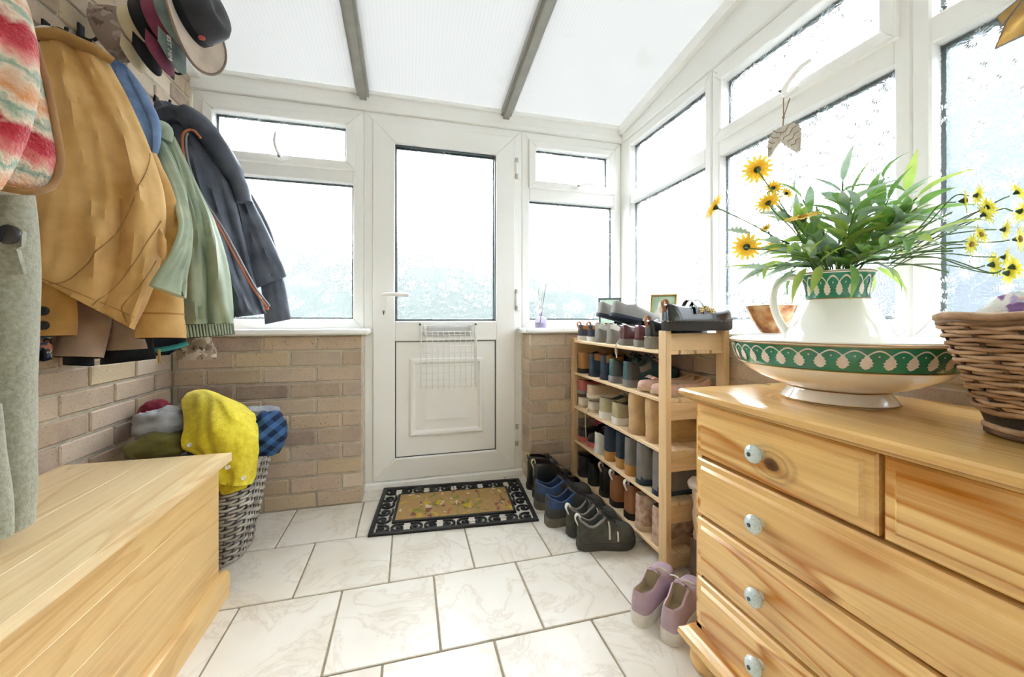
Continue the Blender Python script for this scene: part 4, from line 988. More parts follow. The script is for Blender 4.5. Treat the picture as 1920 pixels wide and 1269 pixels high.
# --- second shelf
p_tan = pair('ankle_boot', 'tan leather ankle boot at the far end of the second shelf', None, (1083,), T1, L=.25, hc=.088, hd=.08, hi=.09, ht=.05, sole=.022, up=S_TAN, so=S_SOLE_D, li=S_LIND)
p_deck = pair('deck_boot', 'navy ankle boot with tan collar on the second shelf', 'navy and tan deck boots', (1107, 1128), T1, L=.255, W=.094, hc=.098, hd=.09, hi=.098, ht=.052, sole=.018, up=S_NSUEDE, so=S_NAVY, li=S_LINB, laces=S_LACED, bow=False, extra={'patch': [('collar_band', S_TAN, .035, .40, 2.15, 3.0)]})
p_trn = pair('trainer', 'dark teal and grey running trainer with dark laces on the second shelf', 'teal running trainers', (1148, 1166), T1, L=.262, W=.094, hc=.08, hd=.058, hi=.088, ht=.05, sole=.028, up=S_TEAL, so=S_GREY, li=S_LING, tongue=S_DGREY, laces=S_LACED, extra={'patch': [('heel_counter', S_DGREY, .002, .2, .2, 2.8), ('side_overlay', S_GREY, .2, .42, 2.0, 3.0)]})
p_flat = pair('ballet_flat', 'pale pink ballet flat with a bow, toe to the front of the shelf', 'pale pink ballet flats', (1206, 1228), T1, X=.885, rz=TOE_R, L=.25, W=.084, op=.66, hc=.048, hd=.034, hi=.034, ht=.034, sole=.008, up=S_PINK, so=S_BEIGE, li=S_BEIGE, extra={'bowtie': S_PINK})
# --- third shelf
cpm = pair('canvas_pump', 'cream lace-up pump lying at the far end of the third shelf', 'cream pumps', (1086, 1103), T2, L=.24, W=.086, hc=.042, hd=.036, hi=.05, ht=.036, sole=.012, up=S_CREAM, so=S_BEIGE, li=S_LINC, laces=S_LACEW, nl=3, bow=False)
p_clog = pair('clog', 'coral red slip-on resting on top of the cream pumps', None, (1085,), T2 + .074, L=.235, W=.086, hc=.058, hd=.05, hi=.06, ht=.042, sole=.016, up=S_RED, so=S_SOLE_G, li=S_LIND)
p_esp = pair('espadrille', 'beige canvas slip-on resting on a cream pump', None, (1105,), T2 + .072, L=.24, W=.086, hc=.05, hd=.044, hi=.05, ht=.04, sole=.016, up=S_BEIGE, so=S_CREAM, li=S_LINC)
p_plim = pair('plimsoll', 'olive canvas plimsoll with thick white sole on the third shelf', 'olive plimsolls', (1128, 1148), T2, L=.262, W=.094, hc=.07, hd=.058, hi=.074, ht=.046, sole=.03, up=S_OLIVE, so=S_WHITE, li=S_LING, laces=S_LACEW, nl=4, tongue=S_OLIVE)
p_sl = pair('slouch_boot', 'sand suede slouch boot on the third shelf', 'sand suede slouch boots', (1183, 1212), T2, L=.258, W=.094, hc=.154, hd=.151, hi=.149, ht=.052, sole=.012, up=S_SAND, so=S_SAND, li=S_LINC, op=.44, slim=1.12, soft=1.0)
# --- fourth shelf
p_run = pair('running_shoe', 'black and hot pink running shoe, toe to the front of the shelf', 'black and pink running shoes', (1085, 1101), T3, X=.884, rz=TOE_R, L=.25, W=.080, hc=.074, hd=.052, hi=.074, ht=.046, sole=.022, up=S_BLK, so=S_RED, li=S_HOT, laces=S_HOT, tongue=S_HOT, nl=4)
p_court = pair('court_shoe', 'plain white trainer between the pink runners and the navy boots', None, (1117,), T3, L=.25, W=.080, hc=.08, hd=.055, hi=.075, ht=.046, sole=.024, up=S_WHITE, so=S_WHITE, li=S_LIND, laces=S_LACEW)
p_hn = pair('heeled_boot', 'navy suede ankle boot with stacked wooden heel', 'navy suede heeled boots', (1136, 1155), T3, L=.25, W=.080, hc=.118, hd=.116, hi=.112, ht=.046, sole=.006, heel=.036, up=S_NSUEDE, so=S_HEELW, li=S_LIND, slim=1.0)
p_hg = pair('heeled_boot', 'grey suede ankle boot with stacked wooden heel', None, (1180,), T3, L=.25, W=.080, hc=.118, hd=.115, hi=.11, ht=.044, sole=.006, heel=.036, up=S_GSUEDE, so=S_HEELW, li=S_LIND)
p_shp = pair('sheepskin_boot', 'grey suede sheepskin boot with blue lining', 'grey sheepskin boots', (1201, 1224), T3, L=.255, W=.084, hc=.148, hd=.145, hi=.142, ht=.055, sole=.014, up=S_GSUEDE, so=S_NSUEDE, li=S_BLUE, slim=1.05, extra={'collar': S_BLUE, 'patch': [('heel_guard', S_NSUEDE, .002, .2, 0.0, .5)]})
# --- bottom shelf
p_wk = pair('work_shoe', 'black padded work shoe on the bottom shelf', 'black work shoes', (1084, 1104), T4, L=.262, W=.094, hc=.085, hd=.07, hi=.086, ht=.052, sole=.026, up=S_BLK, so=S_SOLE_D, li=S_LIND, laces=S_LACED, tongue=S_BLK)
p_blk = pair('ankle_boot', 'plain black ankle boot beside the tan dealer boots', None, (1128,), T4, L=.258, W=.092, hc=.122, hd=.12, hi=.115, ht=.05, sole=.02, up=S_BLK, so=S_SOLE_D, li=S_LIND, extra={'tab': S_BEIGE})
p_chl = pair('chelsea_boot', 'tan leather elastic-sided boot with white pull tab', 'tan elastic-sided boots', (1150, 1176), T4, L=.256, W=.096, hc=.120, hd=.116, hi=.116, ht=.055, sole=.024, up=S_CHEL, so=S_SOLE_D, li=S_LIND, slim=1.0, extra={'patch': [('elastic_gusset', S_ELAS, .15, .34, .9, 3.0)], 'tab': S_WHITE})
p_flo = pair('ankle_boot', 'floral beige ankle boot by the near post of the bottom shelf', 'floral boots', (1207, 1230), T4, L=.25, W=.088, hc=.12, hd=.118, hi=.112, ht=.05, sole=.02, up=S_FLOR, so=S_BEIGE, li=S_LINC)
# --- shoes on one shelf stand side by side between the posts
def span(o, axis=1):
    v = [(o.matrix_basis @ Vector(c.co))[axis] for ch in o.children if not ch.name.startswith('loose_lace') for c in ch.data.vertices]
    return min(v), max(v)
def settle(objs, far, near):
    objs = sorted(objs, key=lambda o: -o.location.y); lo = []; hi = []
    for o in objs:
        a, b = span(o); lo.append(o.location.y - a); hi.append(b - o.location.y)
    y = [o.location.y for o in objs]
    for _ in range(400):
        for k in range(len(y) - 1):
            d = (y[k + 1] + hi[k + 1] + .001) - (y[k] - lo[k])
            if d > 0: y[k] += d / 2; y[k + 1] -= d / 2
        y[0] = min(y[0], far - hi[0]); y[-1] = max(y[-1], near + lo[-1])
    for o, q in zip(objs, y): o.location.y = q
FAR, NEAR = RYB - .046, RYA + .046
settle(p_boat + p_snk + br + p_mj, FAR, NEAR + .014)
settle(p_tan + p_deck + p_trn + p_flat, FAR, NEAR)
settle(cpm + p_plim + p_sl, FAR, NEAR)
settle(p_run + p_court + p_hn + p_hg + p_shp, FAR, NEAR)
settle(p_wk + p_blk + p_chl + p_flo, FAR, NEAR)
for a, b in zip(p_slip, p_snk): a.location.y = b.location.y
p_clog[0].location.y = cpm[0].location.y; p_esp[0].location.y = cpm[1].location.y
def hang_lace(o, dy, drop, m, r=.0022):
    y = o.location.y + dy; z = o.location.z; M = o.matrix_basis.inverted()
    P = [(.893, y, z + .020), (.884, y - .002, z + .008), (.8765, y - .003, z + .001), (.8755, y - .004, z - .02), (.8750, y - .008, z - drop * .6), (.8755, y - .012, z - drop)]
    MB().tube(cr([M @ Vector(p) for p in P], 5), r, 6).build('loose_lace', m, o, 70, True)
hang_lace(br[0], .03, .055, S_LACEW, .003)
hang_lace(cpm[0], .0, .11, S_LACEW)
hang_lace(cpm[1], .012, .13, S_LACEW)
# --- on the floor
def floor_shoe(name, label, group, h, t, side, **k):
    a = PZ(h[0], h[1], 0.0); b = PZ(t[0], t[1], 0.0); d = b - a
    o = shoe(name, label, group, (a.x, a.y, 0.0006), math.atan2(d.y, d.x) - PI / 2, side, **k)
    over = span(o, 0)[1] - .8765            # toes stop at the front edge of the bottom shelf
    if over > 0 and a.y > 1.19: o.location.x -= over
    return o
kb = dict(L=.258, W=.086, hc=.148, hd=.145, hi=.132, ht=.052, sole=.026, up=S_BLKP, so=S_SOLE_D, li=S_LIND, laces=S_LACED, nl=6, tongue=S_BLK, op=.44, slim=.95)
lb1 = floor_shoe('lace_up_boot', 'polished black lace-up boot standing closest to the brick pier', 'black lace-up boots', (996, 899), (1062, 893), 1, extra={'tab': S_STITCH}, **kb)
lb2 = floor_shoe('lace_up_boot', 'polished black lace-up boot next to the navy walking shoes', 'black lace-up boots', (1004, 920), (1082, 917), -1, extra={'tab': S_STITCH}, **kb)
for o, y in ((lb1, 1.993), (lb2, 1.886)): o.rotation_euler.z = TOE_X; o.location.y = y; o.location.x = .611
kw = dict(L=.288, W=.102, hc=.088, hd=.062, hi=.096, ht=.055, sole=.034, so=S_MUD, laces=S_LACED, nl=5, tongue=S_DGREY)
floor_shoe('walking_shoe', 'navy walking shoe with muddy sole next to the black lace-up boots', 'navy walking shoes', (1006, 951), (1090, 941), 1, up=S_DGREY, li=S_BLUE, extra={'patch': [('collar_panel', S_BLUE, .035, .40, 2.0, 3.0), ('heel_panel', S_BLUE, .002, .1, 1.6, 2.9)], 'collar': S_BLUE, 'collar_r': .006}, **kw)
floor_shoe('walking_shoe', 'navy walking shoe with muddy sole next to the charcoal hiking shoes', 'navy walking shoes', (1024, 984), (1106, 969), -1, up=S_DGREY, li=S_BLUE, extra={'patch': [('collar_panel', S_BLUE, .035, .40, 2.0, 3.0), ('heel_panel', S_BLUE, .002, .1, 1.6, 2.9)], 'collar': S_BLUE, 'collar_r': .006}, **kw)
kg = dict(kw, L=.230, W=.092, so=S_DGREY, sole=.026)
ex = {'patch': [('side_stripe', S_WHITE, .50, .53, .6, 4.0), ('side_stripe', S_WHITE, .64, .665, .5, 2.4)], 'collar': S_GREY, 'collar_r': .005, 'tab': S_WHITE}
floor_shoe('hiking_shoe', 'charcoal hiking shoe with white trim next to the navy walking shoes', 'charcoal hiking shoes', (1071, 1002), (1150, 985), 1, up=S_WALK, li=S_LING, extra=ex, **kg)
floor_shoe('hiking_shoe', 'charcoal hiking shoe with its white side stripes showing, beside the rack', 'charcoal hiking shoes', (1108, 1022), (1208, 1017), -1, up=S_WALK, li=S_LING, extra=ex, **kg)
kl = dict(L=.245, W=.080, hc=.066, hd=.055, hi=.075, ht=.048, sole=.031, up=S_LILAC, so=S_WHITE, li=S_LINC, laces=S_LACEW, nl=4, tongue=S_LILAC)
floor_shoe('canvas_sneaker', 'lilac canvas sneaker with cream sole, the farther from the chest plinth', 'lilac sneakers', (1196, 1172), (1246, 1097), 1, **kl)
floor_shoe('canvas_sneaker', 'lilac canvas sneaker with cream sole, touching the chest plinth', 'lilac sneakers', (1253, 1207), (1305, 1124), -1, **kl)
for i, (x, y) in enumerate(((0.93, 1.115), (0.955, 1.005))):
    shoe('tall_boot', ('tall brown leather boot with fleece cuff against the shoe rack' if i == 0 else 'tall brown leather boot with fleece cuff against the chest end'), 'tall brown boots', (x, y, .0006), TOE_X, 1 if i else -1, L=.2, W=.086, hc=.13, hd=.125, hi=.12, ht=.05, sole=.03, up=S_BRN, so=S_MUD, li=S_LIND, op=.55, extra={'shaft': (S_BEIGE, .345, .040, .043, S_FLEECE), 'strap': (S_BEIGE, (.3,))}, cat='boot')

# ================================================================== coats, hats and clothes
def slab(rows, nr=44, ns=40, folds=7, amp=0.012, seed=1, cap=True):
    """soft hanging garment panel: rows of (uL, vL, uR, vR, YL, YR, thickness) from hook to hem"""
    rnd = random.Random(seed)
    Ls = [PY(r[0], r[1], r[4]) for r in rows]; Rs = [PY(r[2], r[3], r[5]) for r in rows]; T = [Vector((r[6], 0, 0)) for r in rows]
    k = max(2, nr // (len(rows) - 1)); Lc, Rc, Tc = cr(Ls, k), cr(Rs, k), cr(T, k)
    F = [(rnd.uniform(.1, .9), rnd.uniform(-.05, 1.05), rnd.uniform(.03, .085), rnd.choice((1, 1, -1)) * rnd.uniform(.5, 1.0), rnd.uniform(0, 6)) for _ in range(folds)]
    n = len(Lc)
    def fold(s, t):
        a = 0
        for s0, s1, w, q, ph in F:
            d = (s - lerp(s0, s1, t) - .03 * math.sin(t * 5 + ph)) / w; a += q * math.exp(-d * d) * (0.35 + .65 * math.sin(min(1, t * 1.6) * PI / 2))
        return amp * a
    def at(s, t, off=0.0):
        i = min(int(t * (n - 1)), n - 2); f = t * (n - 1) - i
        L = Lc[i].lerp(Lc[i + 1], f); R = Rc[i].lerp(Rc[i + 1], f); th = lerp(Tc[i].x, Tc[i + 1].x, f)
        N = Vector((R.y - L.y, -(R.x - L.x), 0)); N = N.normalized() if N.length > 1e-6 else Vector((0, -1, 0))
        c = 2 * s - 1; sn = math.sqrt(max(0, 1 - c * c))
        return L.lerp(R, s) + N * (th / 2 * sn ** .75 + fold(s, t) * min(1, sn * 1.8) + off)
    rings = []
    for i in range(n):
        L, R, th = Lc[i], Rc[i], Tc[i].x; t = i / (n - 1); ring = []
        N = Vector((R.y - L.y, -(R.x - L.x), 0)); N = N.normalized() if N.length > 1e-6 else Vector((0, -1, 0))
        for j in range(ns):
            a = 2 * PI * j / ns; c = -math.cos(a); sn = math.sin(a); s = (c + 1) / 2
            d = math.copysign(abs(sn) ** .75, sn) * th / 2
            if sn > 0: d += fold(s, t) * min(1, abs(sn) * 1.8)
            p = L.lerp(R, s) + N * d
            q = mnoise.noise(p * 9.0 + Vector((seed, 0, 0))) * .006
            ring.append(p + N * q)
        rings.append(ring)
    m = MB().loft(rings, True, cap, cap); m.at = at; return m
def seam(at, pts, off=0.0015, r=0.0016, n=6):
    P = cr([Vector((a, b, 0)) for a, b in pts], n); return MB().tube([at(min(.98, max(.02, p.x)), min(1, max(0, p.y)), off) for p in P], r, 5)
def sleeve(pts, radii, n=20, wr=0.05, seed=0, k=6):
    """tapering cloth tube through (u, v, Y) points"""
    P = cr([PY(*p) for p in pts], k); R = [q.x for q in cr([Vector((r, 0, 0)) for r in radii], k)]
    m = MB(); rings = []; 
    for i, (p, r) in enumerate(zip(P, R)):
        t = (P[min(i + 1, len(P) - 1)] - P[max(i - 1, 0)]).normalized(); u = Vector((0, -1, 0)); u = (u - t * u.dot(t)).normalized(); w = t.cross(u)
        rings.append([p + (u * math.cos(2 * PI * j / n) * .8 + w * math.sin(2 * PI * j / n)) * r * (1 + wr * math.sin(j * 3 * 2 * PI / n + i * .5 + seed) + wr * 1.4 * mnoise.noise(Vector((i * .45 + seed, math.cos(2 * PI * j / n) * 1.5, math.sin(2 * PI * j / n) * 1.5)))) for j in range(n)])
    m.loft(rings, True, True, False); m.last = rings[-1]; m.rings = rings; return m
def ring_band(ring, dz, scale, m, name, parent, h=0.012):
    c = sum((Vector(p) for p in ring), Vector()) / len(ring)
    a = [c + (Vector(p) - c) * scale + Vector((0, 0, dz)) for p in ring]; b = [q - Vector((0, 0, h)) for q in a]
    return MB().loft([a, b], True, False, False).build(name, m, parent, 80)
def dark_end(ring, parent, m, up=0.02):  # dark cap closing a sleeve mouth, its colour stands for the shade inside
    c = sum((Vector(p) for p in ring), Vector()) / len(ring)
    return MB().loft([[Vector(p) for p in ring], [c + (Vector(p) - c) * .93 + Vector((0, 0, up * .3)) for p in ring], [c + (Vector(p) - c) * .85 + Vector((0, 0, up)) for p in ring]], True, False, True).build('sleeve_shade_cap', m, parent, 80)
def coat(name, label, hook, cat='jacket', group=None):
    p = PY(*hook); return thing(name, label, cat, p, group)
def button(c, r, m, parent, nrm=(0, -1, 0)):
    n = Vector(nrm).normalized(); c = Vector(c); u = n.orthogonal().normalized(); w = n.cross(u)
    rings = [[c + n * d + (u * math.cos(2 * PI * j / 18) + w * math.sin(2 * PI * j / 18)) * q for j in range(18)] for d, q in ((-.002, r * .95), (.003, r), (.005, r * .9), (.0035, r * .7), (.003, r * .1))]
    return fixn(MB().loft(rings).build('button', m, parent, 60))
F_TAN = fabric('tan_canvas', 'dcb678', 'bd9150', 0.85, 0.3, 500.0); F_TAND = fabric('tan_corduroy', 'bb935c', '8f6c3a')
F_TANB = fabric('rust_canvas', 'c39455', '99703a'); F_DARK = fabric('dark_lining', '2a221c'); F_TAUPE = fabric('taupe_cotton', 'b89f8a', '98836f')  # F_DARK is the shade colour of the caps in the sleeve mouths
F_SAGE = fabric('sage_nylon', 'b7c3ab', '94a28a', 0.45, 0.1, 300.0, sheen=0.0); F_SAGED = fabric('sage_cuff', '5d6b56')
F_NAVY = fabric('charcoal_raincoat', '666d79', '474d58', 0.5, 0.15, 380.0, sheen=0.05); F_DENIM = fabric('blue_denim', '86a3cc', '4b6590', 0.9, 0.4, 500.0, scale=14.0)
F_WOOL = fabric('grey_green_wool', 'a09f8b', '84836f', 0.95, 0.8, 260.0, scale=120.0, sheen=0.5); F_BTN = plain('dark_button', '23252a', 0.25, 0.05, 30.0)
F_TURQ = fabric('turquoise', '4fb3b5'); F_BLACK = fabric('black_cloth', '1e2026'); F_NAVYD = fabric('navy_cloth', '242a3c'); F_ORANGE = fabric('orange_trim', 'cf7a55'); F_BIND = fabric('tan_binding', 'a98156')
F_YEL = fabric('mustard_yellow_knit', 'e3d13f', 'cdb92c', 0.95, 0.9, 170.0, scale=60.0); F_GREY = fabric('grey_sweatshirt', 'adaeb0', '8c8d90'); F_OLIVE = fabric('olive_knit', '6f6a34', '4f4b22', 0.95, .8, 150.0); F_WINE = fabric('dark_red_cloth', '7d2234')
F_GKNIT = fabric('grey_knit', 'a2a4aa', '7f828a', .95, .8, 160.0)
def stripes_mat():
    t = NT('striped_fleece'); c = t.coord('Object'); sp = t.N('ShaderNodeSeparateXYZ'); t.L(c, sp.inputs[0])
    d = t.math('ADD', sp.outputs[2], t.math('MULTIPLY', sp.outputs[0], 0.45))
    d = t.math('ADD', d, t.math('MULTIPLY', t.math('SUBTRACT', t.noise(c, 45.0, 3), 0.5), 0.05))
    f = t.math('FRACT', t.math('MULTIPLY', d, 6.2))
    R, Cr, O, Gn = lin('d04a55'), lin('efdcc4'), lin('e39a5e'), lin('93b09a')
    col_ = t.ramp(f, [(0.0, R), (0.16, lin('bd2f3c')), (0.24, Cr), (0.34, Gn), (0.40, Cr), (0.52, O), (0.66, Cr), (0.74, Gn), (0.80, Cr), (0.90, lin('e88f87')), (1.0, R)])
    t.bsdf(col_, 0.95, t.bump(t.noise(c, 190.0, 3), 1.0, 0.006), 0, 0.1, **{'Sheen Weight': 0.4}); return t.m
F_STRIPE = stripes_mat()
def blotch(name, base, cols, scale=38.0, rough=0.9):
    t = NT(name); c = t.coord('Object'); b = lin(base)
    for i, q in enumerate(cols):
        cc = t.coord('Object', (1, 1, 1), (0, 0, 0), (i * 3.1, i * 1.7, i * 2.3)); f = t.ramp(t.noise(cc, scale * (1 + .2 * i), 3), [(.56, (0, 0, 0, 1)), (.60, (1, 1, 1, 1))]); b = t.mix(f, b, lin(q))
    t.bsdf(b, rough, t.bump(t.noise(c, 300.0, 2), .3, .002), 0, .2); return t.m
F_FLORAL = blotch('dark_floral', '23242c', ('c98a78', 'd8cfc0', '4d6488')); F_CAMO = blotch('camouflage', '9c8a78', ('5d4c40', 'c9bba8', '77695a'), 26.0)
def plaid_mat():
    t = NT('blue_plaid'); c = t.coord('Object', (1, 1, 1), (0, .7, 0)); sp = t.N('ShaderNodeSeparateXYZ'); t.L(c, sp.inputs[0])
    def st(o, sc): return t.ramp(t.math('FRACT', t.math('MULTIPLY', o, sc)), [(0.0, (0, 0, 0, 1)), (0.45, (0, 0, 0, 1)), (0.5, (1, 1, 1, 1)), (0.95, (1, 1, 1, 1)), (1.0, (0, 0, 0, 1))])
    a = t.mix(st(sp.outputs[0], 26.0), lin('35588c'), lin('1d2a4a')); b = t.mix(st(sp.outputs[2], 26.0), lin('4a6d94'), lin('141b30'))
    t.bsdf(t.mix(0.5, a, b), .9, None, 0, .2); return t.m
F_PLAID = plaid_mat()

# ---- tan canvas jacket
cj = coat('canvas_jacket', 'tan canvas work jacket with brown collar hanging between grey wool and sage green coats', (140, 75, 1.40))
m = slab([(76, 72, 200, 110, 1.36, 1.40, .06), (76, 150, 243, 190, 1.35, 1.42, .10), (72, 250, 284, 285, 1.34, 1.43, .13), (69, 380, 310, 375, 1.33, 1.43, .15), (68, 470, 306, 465, 1.33, 1.43, .15), (68, 510, 286, 545, 1.33, 1.43, .14), (70, 522, 252, 618, 1.33, 1.42, .12)], 70, 64, 15, .020, 5)
m.build('body', F_TAN, cj, 80)
for nm, pts in (('seam', [(.99, .35), (.72, .55), (.40, .78), (.14, .98)]), ('seam', [(.97, .58), (.84, .70), (.62, .9), (.55, .99)]), ('hem_seam', [(.03, .94), (.3, .945), (.6, .95), (.95, .955)]), ('zip_seam', [(.97, .72), (.90, .82), (.80, .93), (.90, .985)])):
    seam(m.at, pts).build(nm, F_TAND, cj, 80)
MB().tube(cr([PY(70, 66, 1.34), PY(110, 66, 1.33), PY(150, 82, 1.34), PY(185, 98, 1.36), PY(210, 114, 1.38)], 5), [(.012, .022)] * 5 + [(.014, .026)] * 11 + [(.010, .02)] * 5, 10).build('collar', F_TAND, cj, 80)
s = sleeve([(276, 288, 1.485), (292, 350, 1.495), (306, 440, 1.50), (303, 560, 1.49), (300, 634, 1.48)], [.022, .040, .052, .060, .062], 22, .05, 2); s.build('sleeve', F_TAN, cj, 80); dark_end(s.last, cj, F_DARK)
ring_band(s.rings[-5], 0, 1.03, F_TANB, 'cuff_seam', cj, .006)
g = [[PY(296, 425, 1.39), PY(304, 436, 1.385), PY(312, 450, 1.39)], [PY(297, 450, 1.385), PY(306, 460, 1.375), PY(313, 470, 1.38)], [PY(296, 476, 1.385), PY(303, 486, 1.38), PY(310, 488, 1.385)]]
MB().grid([cr(r, 4) for r in g], .006).build('pocket_flap', F_TAN, cj, 80)
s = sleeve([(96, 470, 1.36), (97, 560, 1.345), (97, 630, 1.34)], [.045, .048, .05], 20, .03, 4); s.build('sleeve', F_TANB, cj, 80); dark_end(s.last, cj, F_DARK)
for v in (583, 610): button(PY(82, v, 1.285), .0125, F_BTN, cj, (-.1, -1, 0))
# ---- taupe jacket behind
tj = coat('taupe_jacket', 'taupe cotton jacket showing two sleeves under the tan canvas hem', (200, 130, 1.52))
slab([(130, 150, 188, 150, 1.46, 1.49, .025), (118, 300, 212, 300, 1.455, 1.51, .03), (118, 480, 236, 480, 1.455, 1.53, .035), (132, 590, 232, 585, 1.465, 1.535, .035)], 30, 32, 5, .004, 9).build('body', F_TAUPE, tj, 80)
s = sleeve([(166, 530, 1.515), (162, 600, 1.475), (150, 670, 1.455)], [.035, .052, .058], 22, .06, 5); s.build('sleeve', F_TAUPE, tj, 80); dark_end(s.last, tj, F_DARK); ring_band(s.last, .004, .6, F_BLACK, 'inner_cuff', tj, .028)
s = sleeve([(236, 530, 1.535), (236, 600, 1.535), (238, 655, 1.535)], [.036, .044, .048], 22, .06, 7); s.build('sleeve', F_TAUPE, tj, 80); dark_end(s.last, tj, F_DARK)
# ---- floral, black, turquoise, camo garments under the others
fj = coat('floral_top', 'dark floral print top showing below the tan sleeve cuff', (95, 500, 1.40), 'top')
slab([(90, 480, 104, 480, 1.405, 1.415, .018), (80, 600, 98, 600, 1.40, 1.41, .02), (68, 680, 98, 673, 1.375, 1.395, .025)], 20, 24, 4, .003, 3).build('body', F_FLORAL, fj, 80)
bj = coat('black_jacket', 'black jacket whose hem shows under the taupe sleeves', (210, 300, 1.62))
slab([(205, 300, 240, 300, 1.62, 1.64, .02), (198, 500, 262, 500, 1.605, 1.64, .025), (188, 665, 290, 655, 1.59, 1.645, .028), (188, 684, 294, 672, 1.59, 1.645, .028)], 24, 30, 6, .004, 4).build('body', F_BLACK, bj, 80)
tq = coat('turquoise_fleece', 'turquoise edged navy fleece with a yellow zip pull', (300, 400, 1.70), 'fleece')
q = slab([(272, 400, 305, 400, 1.715, 1.735, .02), (272, 540, 335, 540, 1.705, 1.74, .025), (256, 640, 350, 634, 1.69, 1.735, .028), (254, 668, 318, 665, 1.69, 1.725, .028)], 24, 30, 5, .004, 12); q.build('body', F_NAVYD, tq, 80)
MB().tube(cr([PY(262, 658, 1.675), PY(295, 656, 1.685), PY(325, 651, 1.70), PY(352, 643, 1.715)], 5), (lambda: .009)(), 8).build('trim', F_TURQ, tq, 80)
MB().tube([PY(298, 655, 1.676), PY(299, 680, 1.676)], .005, 6).build('zip_pull', plain('yellow_zip', 'd0b05a', .5), tq, 80)
cm = coat('camouflage_jacket', 'brown camouflage jacket sleeve hanging beneath the sage windbreaker', (350, 380, 1.78))
slab([(298, 400, 316, 400, 1.80, 1.80, .02), (304, 500, 352, 500, 1.79, 1.795, .025), (325, 600, 392, 600, 1.79, 1.80, .028)], 18, 26, 4, .004, 15).build('body', F_CAMO, cm, 80)
s = sleeve([(368, 590, 1.795), (368, 635, 1.79), (367, 674, 1.785)], [.03, .055, .062], 22, .08, 8); s.build('sleeve', F_CAMO, cm, 80); dark_end(s.last, cm, F_DARK)
# ---- denim shirt
dn = coat('denim_shirt', 'blue denim shirt bunched between tan jacket and raincoat', (220, 120, 1.60), 'shirt')
m = slab([(206, 114, 236, 122, 1.55, 1.55, .04), (211, 160, 268, 164, 1.54, 1.54, .06), (236, 215, 297, 222, 1.535, 1.535, .06), (262, 268, 299, 270, 1.55, 1.55, .04), (266, 325, 284, 325, 1.59, 1.59, .025), (266, 430, 282, 430, 1.60, 1.60, .02)], 46, 46, 16, .010, 21); m.build('body', F_DENIM, dn, 80)
# ---- sage windbreaker
sg = coat('windbreaker', 'sage green nylon windbreaker with elasticated cuff hanging beside the tan jacket', (295, 240, 1.68))
m = slab([(284, 262, 306, 258, 1.625, 1.645, .04), (318, 340, 338, 345, 1.55, 1.60, .035), (338, 420, 354, 425, 1.445, 1.50, .025), (324, 470, 354, 480, 1.385, 1.44, .025), (296, 508, 348, 525, 1.362, 1.425, .035), (280, 535, 346, 560, 1.352, 1.42, .04)], 44, 40, 8, .007, 31); m.build('body', F_SAGE, sg, 80)
dark_end([tuple(p) for p in m.v[-36:]], sg, F_SAGED, .015)
m = slab([(300, 258, 322, 256, 1.66, 1.70, .05), (318, 335, 362, 340, 1.64, 1.70, .08), (334, 420, 402, 420, 1.62, 1.69, .10), (337, 500, 428, 500, 1.61, 1.68, .12), (334, 570, 437, 572, 1.61, 1.68, .13), (338, 608, 437, 606, 1.61, 1.68, .12)], 52, 52, 12, .016, 33); m.build('sleeve', F_SAGE, sg, 80)
mc = slab([(340, 608, 437, 604, 1.61, 1.68, .112), (344, 634, 440, 626, 1.61, 1.68, .11)], 4, 44, 0, 0.0, 34, True); mc.build('cuff', F_SAGED, sg, 80)
for k in range(15):
    a = mc.at(.08 + k * .058, .05, .002); b = mc.at(.08 + k * .058, .95, .002); MB().tube([a, b], .0035, 6).build('gather', F_SAGE, sg, 80)
MB().tube(cr([PY(282, 285, 1.60), PY(280, 255, 1.59), PY(292, 238, 1.60), PY(308, 243, 1.62), PY(306, 262, 1.62)], 5), [(.016, .024)] * 21, 12).build('collar', F_SAGE, sg, 80)
# ---- charcoal raincoat with orange zip
rc = coat('raincoat', 'charcoal hooded raincoat with orange-edged zip hanging by the window', (310, 200, 1.88))
m = slab([(288, 192, 320, 196, 1.86, 1.88, .06), (300, 240, 385, 240, 1.84, 1.88, .10), (306, 300, 418, 300, 1.82, 1.88, .13), (322, 365, 440, 370, 1.81, 1.87, .13), (345, 430, 455, 430, 1.80, 1.86, .13), (372, 500, 472, 505, 1.80, 1.86, .13), (405, 575, 492, 570, 1.80, 1.86, .13), (415, 598, 500, 588, 1.80, 1.86, .12)], 64, 56, 14, .018, 41); m.build('body', F_NAVY, rc, 80)
slab([(388, 232, 402, 240, 1.93, 1.94, .04), (420, 320, 455, 345, 1.91, 1.95, .08), (440, 400, 495, 420, 1.90, 1.95, .09), (455, 480, 528, 490, 1.90, 1.95, .09), (468, 545, 538, 518, 1.90, 1.95, .07)], 40, 36, 7, .010, 43).build('back_panel', F_NAVY, rc, 80)
s = slab([(440, 330, 462, 345, 1.95, 1.96, .04), (462, 430, 508, 430, 1.95, 1.965, .06), (486, 520, 532, 522, 1.95, 1.965, .07), (494, 575, 542, 572, 1.95, 1.965, .075), (497, 608, 546, 598, 1.95, 1.965, .07)], 34, 30, 5, .008, 44); s.build('sleeve', F_NAVY, rc, 80)
MB().tube(cr([PY(300, 225, 1.80), PY(335, 215, 1.79), PY(375, 235, 1.80), PY(410, 280, 1.83), PY(448, 345, 1.86), PY(458, 380, 1.87)], 6), [(.03, .045)] * 8 + [(.04, .06)] * 15 + [(.03, .05)] * 8, 14).build('hood', F_NAVY, rc, 80)
zp = [(376, 258), (362, 244), (346, 248), (342, 270), (352, 322), (376, 372), (412, 428), (446, 490), (474, 540), (500, 574)]
zq = cr([PY(u, v, 1.728 - .0 * i) for i, (u, v) in enumerate(zp)], 5)
